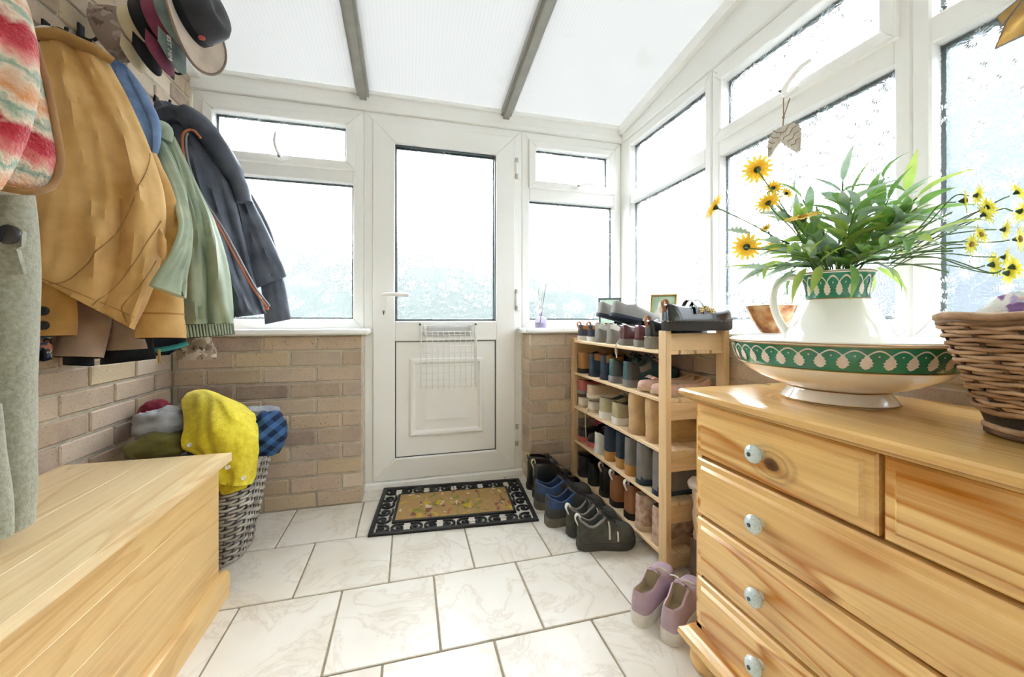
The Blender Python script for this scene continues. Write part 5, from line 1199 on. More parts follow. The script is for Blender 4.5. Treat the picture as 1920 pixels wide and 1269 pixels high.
MB().tube(zq, [(.004, .007)] * len(zq), 6).build('zip_trim', F_ORANGE, rc, 80)
MB().tube([p + Vector((.010, .004, 0)) for p in zq[10:]], .0035, 6).build('zip', plain('grey_zip', '9b9da0', .4, metal=.3), rc, 80)
MB().box(*sum(((c - .006, c + .006) for c in PY(500, 578, 1.722)), ())).build('zip_pull', F_ORANGE, rc, 0)
# ---- grey green wool coat
wc = coat('wool_coat', 'long grey-green wool coat with buttoned pocket flap above the blanket box', (0, 200, 0.99), 'coat')
m = slab([(-90, 250, 50, 300, .98, 1.0, .08), (-110, 420, 64, 430, .98, 1.0, .10), (-120, 600, 68, 600, .97, 1.0, .11), (-125, 760, 64, 760, .97, 1.0, .11), (-130, 900, 60, 890, .97, .99, .11), (-130, 1005, 57, 985, .97, .99, .11)], 50, 44, 5, .012, 51); m.build('body', F_WOOL, wc, 80)
slab([(-110, 760, -2, 760, .90, .915, .05), (-110, 850, 8, 860, .90, .915, .055), (-110, 950, 18, 950, .90, .912, .06), (-110, 1000, 22, 1004, .90, .91, .055)], 24, 28, 3, .008, 52).build('front_panel', F_WOOL, wc, 80)
fl1 = [[PY(-70, 384, .889), PY(-20, 396, .886), PY(8, 408, .886)], [PY(-70, 400, .882), PY(-10, 420, .879), PY(42, 432, .882)], [PY(-70, 440, .882), PY(-10, 452, .879), PY(40, 462, .882)], [PY(-70, 470, .886), PY(-10, 466, .884), PY(30, 468, .886)]]
MB().grid([cr(r, 4) for r in fl1], .010).build('pocket_tab', F_WOOL, wc, 80)
fl2 = [[PY(-70, 455, .894), PY(-10, 460, .892), PY(30, 466, .892)], [PY(-70, 490, .892), PY(-10, 492, .888), PY(38, 492, .89)], [PY(-70, 518, .894), PY(-10, 518, .892), PY(45, 514, .894)]]
MB().grid([cr(r, 4) for r in fl2], .010).build('pocket_flap', F_WOOL, wc, 80)
button(PY(17, 440, .868), .0175, F_BTN, wc, (-.2, -1, 0))
# ---- striped fleece gilet
fg = coat('fleece_gilet', 'red, cream and orange striped fleece gilet with tan binding', (0, -80, 0.92), 'gilet')
m = slab([(-140, -120, 15, -60, .90, .92, .06), (-140, 0, 52, 10, .88, .92, .09), (-140, 120, 78, 130, .87, .92, .10), (-140, 230, 100, 235, .87, .92, .10), (-140, 310, 110, 308, .87, .92, .10), (-140, 352, 82, 356, .87, .91, .08)], 44, 40, 4, .010, 61); m.build('body', F_STRIPE, fg, 80)
slab([(-140, -120, 5, -60, .81, .83, .05), (-140, 20, 58, 40, .80, .83, .06), (-140, 140, 74, 145, .79, .83, .06), (-140, 230, 60, 230, .79, .82, .06), (-140, 310, 30, 300, .79, .82, .06), (-140, 372, 2, 350, .79, .81, .05)], 36, 34, 4, .008, 62).build('front_panel', F_STRIPE, fg, 80)
MB().tube(cr([PY(18, -40, .915), PY(40, 15, .915), PY(62, 75, .915), PY(84, 145, .915), (PY(103, 232, .915)), PY(113, 300, .915), PY(100, 345, .91), PY(62, 360, .88), PY(0, 352, .86)], 6), .0058, 8).build('binding', F_BIND, fg, 80)

# ---- hooks
HOOKM = plain('black_iron', '26282b', .4, .05, 30.0, metal=.6)
for i, (u, v) in enumerate(((84, 62), (150, 66), (222, 100), (292, 196), (215, 44), (322, 132))):
    p = PX(u, v, LX); h = thing('coat_hook', 'black iron coat hook on the brick wall ' + ('behind the knitted hat', 'behind the tan jacket collar', 'above the blue denim shirt', 'above the charcoal raincoat', 'behind the baseball caps', 'behind the wide-brim hat')[i], 'hook', p, 'coat hooks on the brick wall')
    MB().box(p.x - .004, p.x + .006, p.y - .012, p.y + .012, p.z - .035, p.z + .035, .002).build('back_plate', HOOKM, h, 0)
    MB().tube(cr([(p.x, p.y, p.z), (p.x + .025, p.y, p.z - .012), (p.x + .045, p.y, p.z), (p.x + .05, p.y, p.z + .025)], 5), .005, 8).build('prong', HOOKM, h, 70)
# ---- caps and hats
def cap(name, label, c, R, m_crown, m_bill, bl=.075, r=.086, m_edge=None):
    """local: bill along +y, crown dome +z"""
    o = thing(name, label, 'cap', c); o.rotation_euler = R
    mb = MB(); rings = []
    for i in range(9):
        a = PI / 2 * i / 8; rings.append([(r * .86 * math.cos(a) * math.cos(2 * PI * k / 28), r * math.cos(a) * math.sin(2 * PI * k / 28), .105 * math.sin(a) ** .9) for k in range(28)])
    mb.loft(rings, True, False, True).build('crown', m_crown, o, 80, True)
    MB().loft([[(x * .96, y * .96, z * .95 - .002) for x, y, z in q] for q in rings], True, False, True).build('lining', m_crown, o, 80, True)
    rows = []
    for i in range(7):
        t = i / 6; row = []
        for k in range(11):
            a = lerp(-.95, .95, k / 10); xx = r * .86 * math.sin(a); y0 = r * math.cos(a * .92); row.append((xx * lerp(1, .93, t), y0 * (1 - t * .0) + bl * t * math.cos(a * 1.15), -.004 - .014 * t + .0 - 3.2 * xx * xx))
        rows.append(row)
    MB().grid(rows, .003).build('bill', m_bill, o, 80, True)
    e = [rows[-1][k] for k in range(11)]; MB().tube(e, .0025, 6).build('bill_edge', m_edge or m_bill, o, 80, True)
    MB().ell((0, 0, .104), .008, .008, .005, 10, 6).build('top_button', m_crown, o, 80, True)
    return o
H_CREAM = fabric('cream_twill', 'dccfae', 'bfae88'); H_CAMO = blotch('cap_camouflage', '8d7c72', ('6a5a52', 'a89a8c'), 30.0); H_BURG = fabric('burgundy_twill', '8d4a60', '6b3347'); H_TEAL = fabric('grey_teal_twill', '8fa3a2', '5f6f6e')
H_TANF = fabric('tan_felt', 'd5c4b2', 'bda995'); H_DK = fabric('dark_wax', '3d3c42', '28272c', .5); H_BRE = fabric('brown_edge', '8c7a68')
def hang(dome, down):
    ez = Vector(dome).normalized(); ey = Vector(down); ey = (ey - ez * ey.dot(ez)).normalized(); ex = ey.cross(ez)
    return Matrix((ex, ey, ez)).transposed().to_euler()
DM = Vector((.92, -.2, .25)).normalized(); DOWN = (.1, 0, -1); CAP0 = PY(206, 66, 1.575)
def on_hook(k): return CAP0 + DM * k
cap('baseball_cap', 'brown camouflage cap hanging against the brick behind a cream cap', on_hook(0), hang(DM, DOWN), H_CAMO, H_CAMO, .07, .082)
cap('baseball_cap', 'cream cap with rounded crown hanging in front of the camouflage cap', on_hook(.078), hang(DM, DOWN), H_CREAM, H_CREAM, .068, .066)
cap('baseball_cap', 'black cap hanging bill down behind the burgundy cap', on_hook(.124), hang(DM, DOWN), F_BLACK, F_BLACK, .075, .080)
cap('baseball_cap', 'burgundy cap hanging bill down beside the cream cap', on_hook(.164), hang(DM, DOWN), H_BURG, H_BURG, .085, .080)
tc = cap('baseball_cap', 'grey-teal cap with white lettering hanging beside the wide-brim hat', on_hook(.204), hang(DM, DOWN), H_TEAL, H_TEAL, .088, .080)
fc = bpy.data.curves.new('lettering', 'FONT'); fc.body = 'EST MM'; fc.size = .022; fc.extrude = .0008; fc.align_x = 'CENTER'
to = bpy.data.objects.new('lettering_tmp', fc); COL.objects.link(to)
dg = bpy.context.evaluated_depsgraph_get(); tm = bpy.data.meshes.new_from_object(to.evaluated_get(dg)); bpy.data.objects.remove(to)
tm.materials.clear(); tm.materials.append(S_WHITE)
lt = inst('lettering', tm, tc, (.05, .118, -.006), (0, .30, PI / 2 + .12)); lt['label'] = 'white cap lettering'
# wide brim hat
hat = thing('wide_brim_hat', 'tan wide-brim hat with dark crown and red badge by the roof', 'hat', on_hook(.262)); hat.rotation_euler = hang(DM, DOWN)
rings = []
for q in range(8):
    rr = lerp(.088, .168, q / 7)
    rings.append([(rr * .82 * math.cos(2 * PI * k / 48), rr * math.sin(2 * PI * k / 48), .012 * (q / 7) * math.cos(4 * PI * k / 48) * 1.6) for k in range(48)])
MB().loft(rings, True, False, False).build('brim', H_TANF, hat, 80, True)
MB().tube([(x * 1.005, y * 1.005, z) for x, y, z in rings[-1]], .0045, 6, True).build('brim_edge', H_BRE, hat, 80, True)
cw = [(1.0, 0), (1.0, .03), (.97, .06), (.90, .085), (.72, .1), (.4, .094), (0.0, .085)]
MB().loft([[(.088 * f * .82 * math.cos(2 * PI * k / 40), .088 * f * math.sin(2 * PI * k / 40), z) for k in range(40)] for f, z in cw], True, False, False).build('crown', H_DK, hat, 80, True)
MB().loft([[(.090 * .82 * math.cos(2 * PI * k / 40), .090 * math.sin(2 * PI * k / 40), z) for k in range(40)] for z in (.002, .024)], True, False, False).build('hat_band', F_BLACK, hat, 80, True)
MB().ell((0.02, .090, .03), .010, .005, .010, 12, 6).build('badge', plain('red_badge', 'b5493c', .4), hat, 80, True)
kn = thing('knitted_hat', 'black and white striped knitted hat tucked behind the tan collar', 'hat', PY(88, 62, 1.37))
slab([(58, 56, 112, 52, 1.38, 1.40, .02), (58, 62, 124, 60, 1.37, 1.40, .05), (62, 72, 125, 72, 1.37, 1.40, .05)], 10, 26, 4, .006, 77).build('crown', F_BLACK, kn, 80)
MB().tube(cr([PY(60, 56, 1.345), PY(85, 50, 1.345), PY(115, 60, 1.35)], 6), .004, 6).build('stripe', S_WHITE, kn, 80)

# ---- clothes heaped in the laundry basket
def blob(c, r, m, name, parent, seed=0, amp=.18, n=40, k=26):
    c = Vector(c); mb = MB(); rings = []
    for i in range(k + 1):
        th = PI * i / k; ring = []
        for j in range(n):
            ph = 2 * PI * j / n; d = Vector((math.sin(th) * math.cos(ph), math.sin(th) * math.sin(ph), -math.cos(th)))
            f = 1 + amp * mnoise.noise(d * 1.6 + Vector((seed, seed * 2, 0))) + amp * .55 * abs(mnoise.noise(d * 3.5 + Vector((0, seed, seed)))) + amp * .3 * mnoise.noise(d * 7 + Vector((seed, 0, 0)))
            ring.append(c + Vector((d.x * r[0], d.y * r[1], d.z * r[2])) * f)
        rings.append(ring)
    return mb.loft(rings, True, False, False).build(name, m, parent, 80)
def heap(name, label, cat, px, r, m, seed, amp=.2):
    c = PY(*px); o = blob(c, r, m, name, None, seed, amp); tag(o, label, cat, None); return o
heap('folded_jumper', 'olive green knitted jumper at the bottom of the clothes heap', 'jumper', (298, 838, 1.625), (.085, .075, .048), F_OLIVE, 2)
heap('grey_sweatshirt', 'crumpled grey sweatshirt beside the yellow cardigan', 'sweatshirt', (303, 798, 1.70), (.080, .075, .060), F_GREY, 5, .32)
heap('red_cloth', 'dark red cloth peeping out behind the grey sweatshirt', 'cloth', (290, 772, 1.80), (.045, .05, .045), F_WINE, 8)
heap('plaid_shirt', 'blue and black plaid shirt hanging over the basket rim', 'shirt', (500, 812, 1.74), (.072, .085, .085), F_PLAID, 11, .2)
heap('grey_jumper', 'pale grey knitted jumper folded on top of the plaid shirt', 'jumper', (482, 775, 1.80), (.075, .07, .028), F_GKNIT, 14, .3)
heap('dark_trousers', 'dark trousers filling the laundry basket under the cardigan', 'trousers', (416, 858, 1.745), (.118, .112, .08), F_NAVYD, 17, .1)
yc = thing('yellow_cardigan', 'mustard yellow knitted cardigan with pearl buttons draped over the basket', 'cardigan', PY(440, 860, 1.6))
yr = [[(347, 742, 1.80), (380, 729, 1.80), (430, 746, 1.80), (472, 768, 1.80)], [(341, 760, 1.70), (382, 742, 1.68), (436, 758, 1.67), (482, 782, 1.72)], [(346, 800, 1.62), (386, 790, 1.58), (436, 800, 1.56), (487, 822, 1.63)],
      [(341, 832, 1.57), (388, 840, 1.54), (436, 845, 1.53), (485, 852, 1.60)], [(372, 858, 1.545), (408, 872, 1.53), (438, 878, 1.525), (478, 884, 1.58)], [(398, 892, 1.535), (420, 908, 1.525), (442, 910, 1.52), (470, 908, 1.57)]]
C = [cr([PY(*p) for p in r], 8) for r in yr]; rowsT = [cr([r[j] for r in C], 8) for j in range(len(C[0]))]
gridp = [[rowsT[j][i] + Vector((0, -1, .3)) * (.026 * mnoise.noise(Vector((i * .13, j * .17, 3))) + .012 * mnoise.noise(Vector((i * .05, j * .4, 7))) + .008 * math.sin(j * .55 + i * .12)) for j in range(len(rowsT))] for i in range(len(rowsT[0]))]
MB().grid(gridp, .010).build('body', F_YEL, yc, 80)
yf2 = [[(392, 880, 1.56), (440, 895, 1.56), (472, 890, 1.60)], [(405, 915, 1.55), (440, 912, 1.55), (465, 905, 1.58)], [(418, 928, 1.545), (436, 924, 1.54), (462, 914, 1.57)]]
MB().grid([cr([PY(*p) for p in r], 6) for r in yf2], .008).build('under_layer', F_YEL, yc, 80)
PEARL = plain('pearl_button', 'f0ece0', .25, .04, 40.0)
for u, v, Y in ((356, 834, 1.548), (427, 876, 1.512), (457, 896, 1.528)): button(PY(u, v, Y), .0075, PEARL, yc, (.1, -1, .2))
# ================================================================== plants and small things
AZ = math.atan2(JC[0], JC[1]); TOC = Vector((-math.sin(AZ), -math.cos(AZ), 0)); RT = Vector((math.cos(AZ), -math.sin(AZ), 0)); UP = Vector((0, 0, 1))
MOUTH = Vector((JC[0], JC[1], jz[2] + 0.20))
def leafmat(name, a, b, tr=.45, sc=30.0, rough=.4):
    """thin leaf or petal: gloss on top, light shining through"""
    t = NT(name); c = t.ramp(t.noise(t.coord('Object'), sc, 3), [(.32, lin(b)), (.68, lin(a))]); p = t.bsdf(c, rough)
    q = t.N('ShaderNodeBsdfTranslucent'); t.L(c, q.inputs[0]); x = t.N('ShaderNodeMixShader'); x.inputs[0].default_value = tr
    t.L(p.outputs[0], x.inputs[1]); t.L(q.outputs[0], x.inputs[2]); t.L(x.outputs[0], t.out.inputs[0]); return t.m
LEAF = [leafmat('leaf_green', '9cc56a', '6f9e55'), leafmat('leaf_lime', 'd0e27c', 'a9c968'), leafmat('leaf_greygreen', 'c2d4bd', '93b095')]
STEM = plain('stem_green', '6b8a4c', 0.6, 0.1, 20.0)
def leaf_mesh(L, W, bend, m, nm='leaf'):
    rows = []
    for i in range(8):
        t = i / 7; w = W * math.sin(PI * min(1, t ** .75)) * (1 - .25 * t) + .0004; y = L * math.sin(t * bend) / bend; z = -L * (1 - math.cos(t * bend)) / bend
        rows.append([(-w, y, z + w * .5), (0, y, z), (w, y, z + w * .5)])
    b = MB().grid(rows); me = bpy.data.meshes.new(nm); me.from_pydata(b.v, [], b.f); me.materials.append(m); me.shade_smooth(); return me
LM = [leaf_mesh(L, W, bd, m) for m in LEAF for L, W, bd in ((.086, .0100, .7), (.066, .0095, 1.0), (.075, .0085, .35))]
fo = thing('artificial_foliage', 'bushy artificial green foliage of narrow leaves in the jug', 'foliage', MOUTH)
rnd = random.Random(7)
def orient(d, rollv):
    d = d.normalized(); q = d.to_track_quat('Y', 'Z'); return (q @ Matrix.Rotation(rollv, 3, 'Y').to_quaternion()).to_euler()
def injug(p):
    r = math.hypot(p.x - jz[0], p.y - jz[1]); z = p.z - jz[2]
    return z < .252 and r < (.074 if z > .16 else .108)
def hits(p, d, L=.088):
    d = d.normalized(); return any(injug(p + d * (L * f)) for f in (.35, .7, 1.0)) or any((p + d * (L * f)).x > 1.285 for f in (.5, 1.0))
sprigs = []
for k in range(22):
    a = rnd.uniform(0, 2 * PI); el = rnd.uniform(.05, 1.0)
    d = RT * math.cos(a) * 1.0 + TOC * math.sin(a) * .7; l = lerp(.17, .235, rnd.random())
    if d.dot(RT) > .2: l *= 1.18
    if d.dot(TOC) < -.3: l *= .75
    sprigs.append((d * (1 - el * .55) + UP * (.2 + el * .95), l))
sprigs = [(UP + RT * a_ + TOC * b_, l_) for a_, b_, l_ in ((.05, .2, .27), (.35, .1, .28), (-.3, .1, .25), (.6, -.1, .27), (-.5, .4, .2), (.2, .6, .2), (.75, .3, .25))] + sprigs[:16] + [(RT * 1.0 + UP * .35, .25), (RT * .9 + UP * .7, .27), (UP * 1 + RT * .15, .23), (UP + RT * -.2 + TOC * .3, .21), (RT * .8 + UP * .1 + TOC * .3, .2), (-RT * .9 + UP * .3, .17), (TOC + UP * .25, .15)]
nleaf = 0
for d, l in sprigs:
    d = d.normalized(); side = d.cross(UP).normalized() if abs(d.z) < .98 else RT
    dh = Vector((d.x, d.y, 0)); O2 = MOUTH + UP * .056 + dh * .036
    pts = [MOUTH - UP * .06, MOUTH + dh * .015, O2]
    for q in range(1, 5):
        t = q / 4; p = O2 + d * (l * .68 * t) - UP * (.05 * t * t * (1 - d.z)); p.x = min(p.x, 1.235); pts.append(p)
    P = cr(pts, 4)
    MB().tube(P, .0016, 5).build('stem', STEM, fo, 80)
    for q in range(8, len(P), 2):
        tan = (P[min(q + 1, len(P) - 1)] - P[q - 1]).normalized()
        for s in ((1, -1) if q < len(P) - 2 else (0,)):
            if nleaf > 282: break
            ld = tan * .75 + side * s * rnd.uniform(.5, 1.0) + Vector((rnd.uniform(-.35, .35), rnd.uniform(-.35, .35), rnd.uniform(-.25, .45)))
            p = P[q] - MOUTH
            if hits(P[q], ld): ld = ld + UP * 1.2
            if hits(P[q], ld): continue
            if P[q].x + .07 * ld.normalized().x > 1.26: ld.x = -abs(ld.x)
            inst('leaf', rnd.choice(LM), fo, p, orient(ld, rnd.uniform(-.7, .7)), (1, 1, 1)); nleaf += 1
# drooping leaves over the jug rim
for k in range(14):
    a = 2 * PI * k / 14 + rnd.uniform(-.2, .2); d = Vector((math.cos(a), math.sin(a), 0)); p = d * .074 + UP * .055
    inst('leaf', rnd.choice(LM), fo, p, orient(d * .8 - UP * rnd.uniform(.1, 1.0), rnd.uniform(-.5, .5)))
# ---- yellow daisies
YEL = leafmat('yellow_petal', 'ffde55', 'f7c738', .4, 40.0, .5); LEM = leafmat('lemon_petal', 'f2ec6a', 'e8dc4a', .45, 40.0, .5); CALYX = plain('dark_green_calyx', '3f5a35', 0.6, 0.1, 40.0); DISC = plain('flower_disc', 'b9922c', 0.8, 0.2, 200.0, 0.5, 500.0)
def head_meshes(r, n, mp, key):
    b = MB()
    for k in range(n):
        a = 2 * PI * k / n; w = r * .125; rows = []
        for i in range(5):
            t = i / 4; rr = lerp(.15, 1, t) * r; ww = w * (.5 + .9 * math.sin(PI * min(.92, t + .12))); z = .10 * r * math.sin(t * 2.2) + (.02 * r if k % 2 else 0)
            rows.append([(rr * math.cos(a) - s * ww * math.sin(a), rr * math.sin(a) + s * ww * math.cos(a), z - abs(s) * .03 * r) for s in (-1, 0, 1)])
        b.grid(rows)
    me = bpy.data.meshes.new('flower_head'); me.from_pydata(b.v, [], b.f); me.materials.append(mp); me.shade_smooth()
    c = MB().ell((0, 0, .06 * r), .27 * r, .27 * r, .16 * r, 12, 6); m2 = bpy.data.meshes.new('disc'); m2.from_pydata(c.v, [], c.f); m2.materials.append(DISC); m2.shade_smooth()
    c = MB().lathe([(0.0, -.34 * r), (.10 * r, -.26 * r), (.20 * r, -.08 * r), (.25 * r, .0), (.2 * r, .02 * r)], (0, 0, 0), 10); m3 = bpy.data.meshes.new('calyx'); m3.from_pydata(c.v, [], c.f); m3.materials.append(CALYX); m3.shade_smooth()
    return me, m2, m3
HB = head_meshes(.031, 15, YEL, 'b'); HM = head_meshes(.022, 13, YEL, 'm'); HS = head_meshes(.021, 12, LEM, 's')
def flower(parent, p, n, H, sc=1.0):
    q = n.normalized().to_track_quat('Z', 'Y').to_euler()
    h = inst('flower_head', H[0], parent, p - parent.location, q, (sc,) * 3)
    for nm, me in (('disc', H[1]), ('calyx', H[2])):
        c = bpy.data.objects.new(nm, me); COL.objects.link(c); c.parent = h
    return h
def stemto(parent, p, n, bend=.5, r=.0014, start=None):
    s = start or (MOUTH + Vector((rnd.uniform(-.02, .02), rnd.uniform(-.02, .02), -.05)))
    b = p - n.normalized() * .010; m = s.lerp(b, .5) + UP * .03 * bend
    hz = b - MOUTH; hz.z = 0; lip = MOUTH + hz.normalized() * .044 + UP * .060
    way = [s, lip, lip.lerp(b, .5) + UP * .02 * bend] if start is None else [s, m]
    MB().tube(cr(way + [b - n.normalized() * .02, b], 5), r, 5).build('stem', STEM, parent, 80)
ds = thing('daisy_spray', 'spray of large yellow daisies leaning left out of the jug', 'flowers', MOUTH)
for (u, v, t, n, H, sc) in ((1420, 318, .88, UP * .55 - TOC * .75 - RT * .25, HB, 1.0), (1450, 352, .90, UP * .6 - TOC * .5 + RT * .2, HM, .9), (1440, 380, .86, UP * .8 - TOC * .5 - RT * .4, HB, .85), (1340, 388, .88, UP * .55 - RT * .85 + TOC * .05, HB, .95),
                            (1505, 408, .80, UP * .9 + TOC * .35 - RT * .1, HB, 1.05), (1400, 463, .86, -TOC * .9 - RT * .25 + UP * .25, HB, .95), (1436, 428, .9, TOC * .5 + UP * .5 - RT * .3, HM, .7), (1450, 462, .9, TOC * .7 - RT * .3, HM, .8), (1475, 362, .92, UP * .5 + RT * .5 - TOC * .3, HM, .8)):
    p = PD(u, v, t); p.x = min(p.x, 1.22); flower(ds, p, n, H, sc); stemto(ds, p, n)
def lobed(parent, p, d, L):
    pts = []
    N = 22
    for k in range(N + 1):
        t = k / N; w = L * .38 * math.sin(PI * min(1, .08 + t * .92)) * (1.0 if (k // 2) % 2 == 0 else .55) + .0004; pts.append((t * L, w))
    rows = [[(-w, y, w * .2), (0, y, 0), (w, y, w * .2)] for y, w in pts]
    b = MB().grid(rows); o = b.build('lobed_leaf', LEAF[2], parent, 80, True); o.location = p - parent.location; o.rotation_euler = orient(d, .3); return o
for u, v, t, d in ((1395, 425, .88, -RT + UP * .3), (1448, 405, .86, -RT * .4 + UP), (1470, 390, .88, RT * .3 + UP), (1430, 490, .86, -RT + UP * .1), (1478, 345, .9, UP + RT * .1)):
    lobed(ds, PD(u + 12, v + 12, t), d, .05)
ls = thing('daisy_spray', 'spray of small lemon daisies reaching over the wicker basket', 'flowers', MOUTH)
hub = PD(1740, 440, .78)
for i, (u, v) in enumerate(((1808, 376), (1832, 366), (1852, 388), (1846, 402), (1908, 360), (1838, 440), (1884, 430), (1820, 458), (1910, 448), (1884, 482), (1862, 496), (1890, 512), (1914, 396), (1900, 500))):
    t = .70 - .006 * (i % 5); p = PD(u, v, t); p.x = min(p.x, 1.2)
    n = RT * .8 + TOC * rnd.uniform(-.3, .6) + UP * rnd.uniform(-.2, .5); flower(ls, p, n, HS, rnd.uniform(.85, 1.15)); stemto(ls, p, n, .3, .0012, MOUTH.lerp(hub, .6) + Vector((rnd.uniform(-.01, .01), 0, rnd.uniform(-.02, .02))))
MB().tube(cr([MOUTH - UP * .05, MOUTH + RT * .044 + UP * .06, MOUTH.lerp(hub, .6)], 5), .002, 6).build('stem', STEM, ls, 80)

# ---- cloth in the wicker basket
PASTEL = blotch('pastel_print', 'e6e6e0', ('b7a3c9', 'b9d8cf', 'e2c3a6', '8d6a9c'), 24.0)
cl = MB(); rows = []
for i in range(25):
    row = []
    for j in range(33):
        a = i / 24 * 2 - 1; b = j / 32 * 2 - 1; e = max(0, 1 - max(abs(a), abs(b)) ** 3.5)
        x = BKX + a * .117; y = BKY + b * .285; z = .868 + .125 * e ** .6 + .012 * mnoise.noise(Vector((a * 2.5, b * 5, 1))) + .008 * math.sin(b * 9 + a * 3)
        row.append((x, y, z))
    rows.append(row)
cl.grid(rows, .01); tag(cl.build('pastel_cloth', PASTEL, None, 80), 'pastel printed cloth heaped in the wicker basket', 'cloth')

# ---- lustre bowl on the side sill
ZS = 0.856
bp = PX(1446, 600, 1.215); bo = thing('lustre_bowl', 'small iridescent amber bowl on the sill behind the jug', 'bowl', (1.213, bp.y, ZS))
def lustre():
    t = NT('amber_lustre'); c = t.coord('Object'); n = t.noise(c, 26.0, 4)
    t.bsdf(t.ramp(n, [(.3, lin('a2563a')), (.5, lin('d9a066')), (.68, lin('efd9ae'))]), .18, None, .25, .6, **{'Coat Weight': .6}); return t.m
MB().lathe([(0, .003), (.030, 0), (.034, .006), (.045, .022), (.062, .052), (.076, .088), (.079, .092), (.076, .093), (.060, .056), (.042, .026), (.0, .016)], bo.location, 40).build('bowl_wall', lustre(), bo, 60)
MB().tube([(bo.location.x + .078 * math.cos(2 * PI * k / 40), bo.location.y + .078 * math.sin(2 * PI * k / 40), ZS + .093) for k in range(40)], .0014, 5, True).build('gilt_rim', GOLD_C, bo, 60)
# ---- picture frames on the sill
def picture(name, label, c, rz, w, h, m, art, tilt=.16):
    o = thing(name, label, 'picture frame', c); o.rotation_euler = (-tilt, 0, rz)
    b = .010; mb = None
    for q in ((-w / 2, w / 2, 0, b), (-w / 2, w / 2, h - b, h), (-w / 2, -w / 2 + b, b, h - b), (w / 2 - b, w / 2, b, h - b)):
        MB().box(q[0], q[1], -.008, .008, q[2], q[3], .002).build('frame_bar', m, o, 0, True)
    MB().box(-w / 2 + b, w / 2 - b, -.001, .004, b, h - b).build('picture', art, o, 0, True)
    MB().add([(-.02, .006, .0), (.02, .006, 0), (.02, .006, h * .7), (-.02, .006, h * .7), (-.02, .05, 0.006), (.02, .05, .006)], [(0, 1, 2, 3), (3, 2, 5, 4), (0, 4, 5, 1), (0, 3, 4), (1, 5, 2)]).build('strut', m, o, 0, True)
    return o
def art_mat():
    t = NT('pale_green_picture'); c = t.coord('Object'); sp = t.N('ShaderNodeSeparateXYZ'); t.L(c, sp.inputs[0])
    def disc(x, z, rx, rz):
        a = t.math('POWER', t.math('DIVIDE', t.math('SUBTRACT', sp.outputs[0], x), rx), 2.0); b = t.math('POWER', t.math('DIVIDE', t.math('SUBTRACT', sp.outputs[2], z), rz), 2.0)
        return t.math('LESS_THAN', t.math('ADD', a, b), 1.0)
    bgc = t.mix(t.noise(c, 40.0, 3), lin('8fc4a2'), lin('d4e6cf')); k = t.mix(disc(0, .06, .045, .05), bgc, lin('efe9dc')); k = t.mix(disc(0, .115, .028, .03), k, lin('f4efe2')); k = t.mix(disc(0, .098, .019, .022), k, lin('dcc2a4'))
    t.bsdf(k, .3); return t.m
GILT = plain('gilt_frame', 'b99a56', .35, .1, 60.0, metal=.6); DKF = plain('dark_frame', '4a4f52', .4, .08, 40.0)
gp = PX(1242, 600, 1.205); picture('picture_frame', 'gilt picture frame with pale green picture on the side sill', (1.205, gp.y, ZS + .001), math.radians(-52), .125, .172, GILT, art_mat())
dp = PY(1146, 600, 2.10); picture('picture_frame', 'dark framed picture standing in the window corner', (dp.x - .01, 2.09, ZS + .001), math.radians(-18), .135, .178, DKF, plain('pale_mint_picture', 'cfe3d2', .3, .1, 30.0, col2='9dbfa8'))
# ---- reed diffuser
rp = PY(1014, 600, 2.10); rd = thing('reed_diffuser', 'small clear lilac reed diffuser on the sill beside the door', 'diffuser', (rp.x, 2.10, ZS))
t = NT('lilac_glass'); t.bsdf(lin('dcd6ea'), .05, None, 0, .5, **{'Transmission Weight': .75, 'IOR': 1.3}); LG = t.m
MB().lathe([(0, 0), (.031, 0), (.033, .004), (.033, .05), (.030, .056), (.013, .066), (.011, .086), (.014, .09), (.009, .09), (.009, .068), (.0, .066)], rd.location, 24).build('bottle', LG, rd, 50)
MB().lathe([(0, .004), (.028, .004), (.028, .03), (0, .03)], rd.location, 20).build('oil', plain('lilac_oil', 'cfc6e2', .2, .03), rd, 50)
for k, (dx, dy, m_) in enumerate(((.035, .004, '6f6a80'), (-.012, .006, 'd8cfae'), (.004, -.01, 'd8cfae'))):
    MB().tube([rd.location + Vector((-dx * .2, 0, .01)), rd.location + Vector((dx, dy, .255 - .03 * k))], .0017, 6).build('reed', plain('reed_%d' % k, m_, .7), rd, 60)
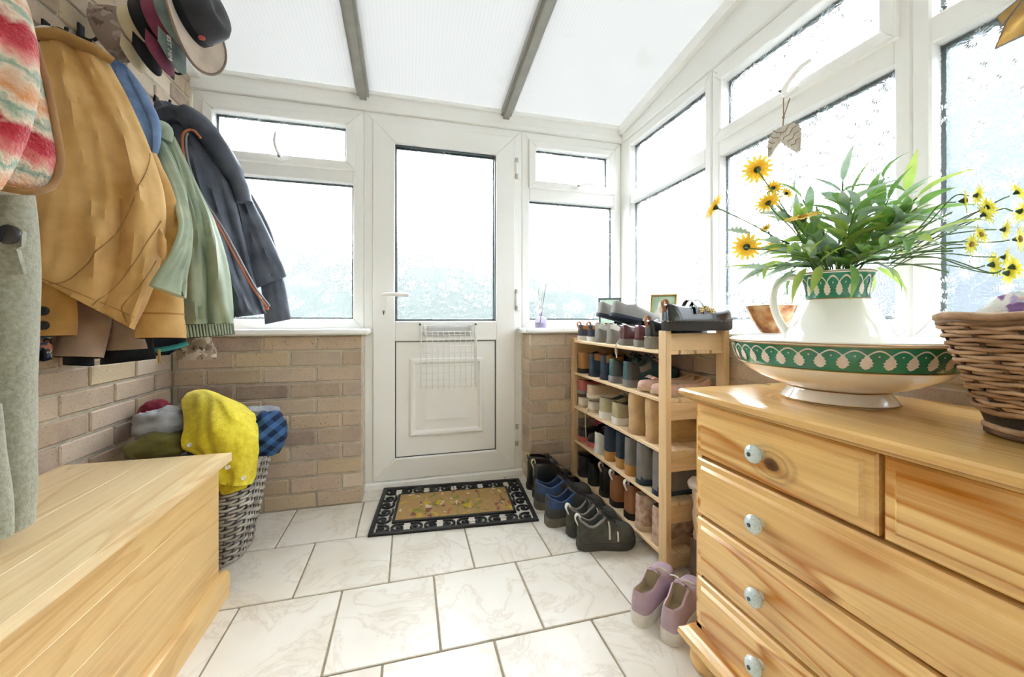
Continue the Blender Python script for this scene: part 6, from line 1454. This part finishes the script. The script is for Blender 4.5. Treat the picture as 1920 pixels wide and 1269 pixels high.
# ---- hanging wooden leaves on the window handle
LEAFW = plain('carved_leaf', 'd6cfbf', .7, .1, 60.0, .3); TWINE = plain('twine', '9a7b52', .9, .1, 80.0)
hx = RX - .036; hp0 = PX(1474, 186, hx); ho = thing('hanging_leaves', 'pair of carved wooden leaves hanging on twine from the window handle', 'ornament', hp0)
k0 = PX(1469, 220, hx); kl_ = PX(1468, 240, hx)
for du in (-5, 7): MB().tube([PX(1474 + du, 184, hx - (.02 if du > 0 else .006)), k0, kl_], .0017, 6).build('twine', TWINE, ho, 60)
MB().ell(k0, .004, .004, .005, 8, 6).build('knot', TWINE, ho, 60)
for tip, ang in ((PX(1446, 288, hx), 1), (PX(1494, 280, hx), -1)):
    base = PX(1468, 240, hx); ax = tip - base; L = ax.length * 1.12; ax.normalize(); wv = Vector((0, -ax.z, ax.y)) if True else None
    N = 16; rows = []
    for i in range(N + 1):
        tt = i / N; w = L * .27 * math.sin(PI * min(1, tt ** .7)) * (1 + .10 * math.sin(i * 2.6)) + .001; c = base + ax * (L * tt) + wv * (.010 * ang * math.sin(PI * tt))
        rows.append([c - wv * w + Vector((.002, 0, 0)), c - wv * w * .5 + Vector((-.003, 0, 0)), c, c + wv * w * .5 + Vector((-.003, 0, 0)), c + wv * w + Vector((.002, 0, 0))])
    lf = MB().grid(rows, .005).build('leaf', LEAFW, ho, 80)
    for i in range(3, N - 1, 3):
        for s in (0, 4): MB().tube([rows[i][2] + Vector((-.006, 0, 0)), rows[i][1 if s == 0 else 3] + Vector((-.009, 0, .004)), rows[i][s] + Vector((-.004, 0, .006))], .0012, 5).build('vein', TWINE, lf, 60)
# ---- amber leaded glass ornament hung in the side window
AMB = NT('amber_glass'); cc = AMB.coord('Object'); AMB.bsdf(AMB.ramp(AMB.noise(cc, 30.0, 3), [(.3, lin('b98a3c')), (.7, lin('d8ae5e'))]), .25, None, 0, .5, **{'Transmission Weight': .35}); AMB = AMB.m
LEAD = plain('lead_came', '8a8784', .45, .1, 60.0, metal=.5)
ox = RX - .004; so_ = thing('stained_glass_ornament', 'amber leaded glass ornament hanging in the window above the basket', 'ornament', PX(1915, 30, ox))
for poly in ([(1872, 32), (1913, -2), (1930, -14), (1889, 39), (1877, 51), (1876, 41)], [(1889, 40), (1931, -13), (1972, 6), (1950, 52), (1868, 91)], [(1932, -16), (1975, 2), (2000, -60), (1960, -70)]):
    P = [PX(u, v, ox) for u, v in poly]
    fixn(MB().loft([P, [p + Vector((-.004, 0, 0)) for p in P]]).build('glass_piece', AMB, so_, 0))
    MB().tube([p + Vector((-.002, 0, 0)) for p in P], .0026, 6, True).build('lead_came', LEAD, so_, 60)
MB().tube([PX(1978, -64, ox), PX(1990, -150, ox)], .001, 5).build('thread', TWINE, so_, 60)
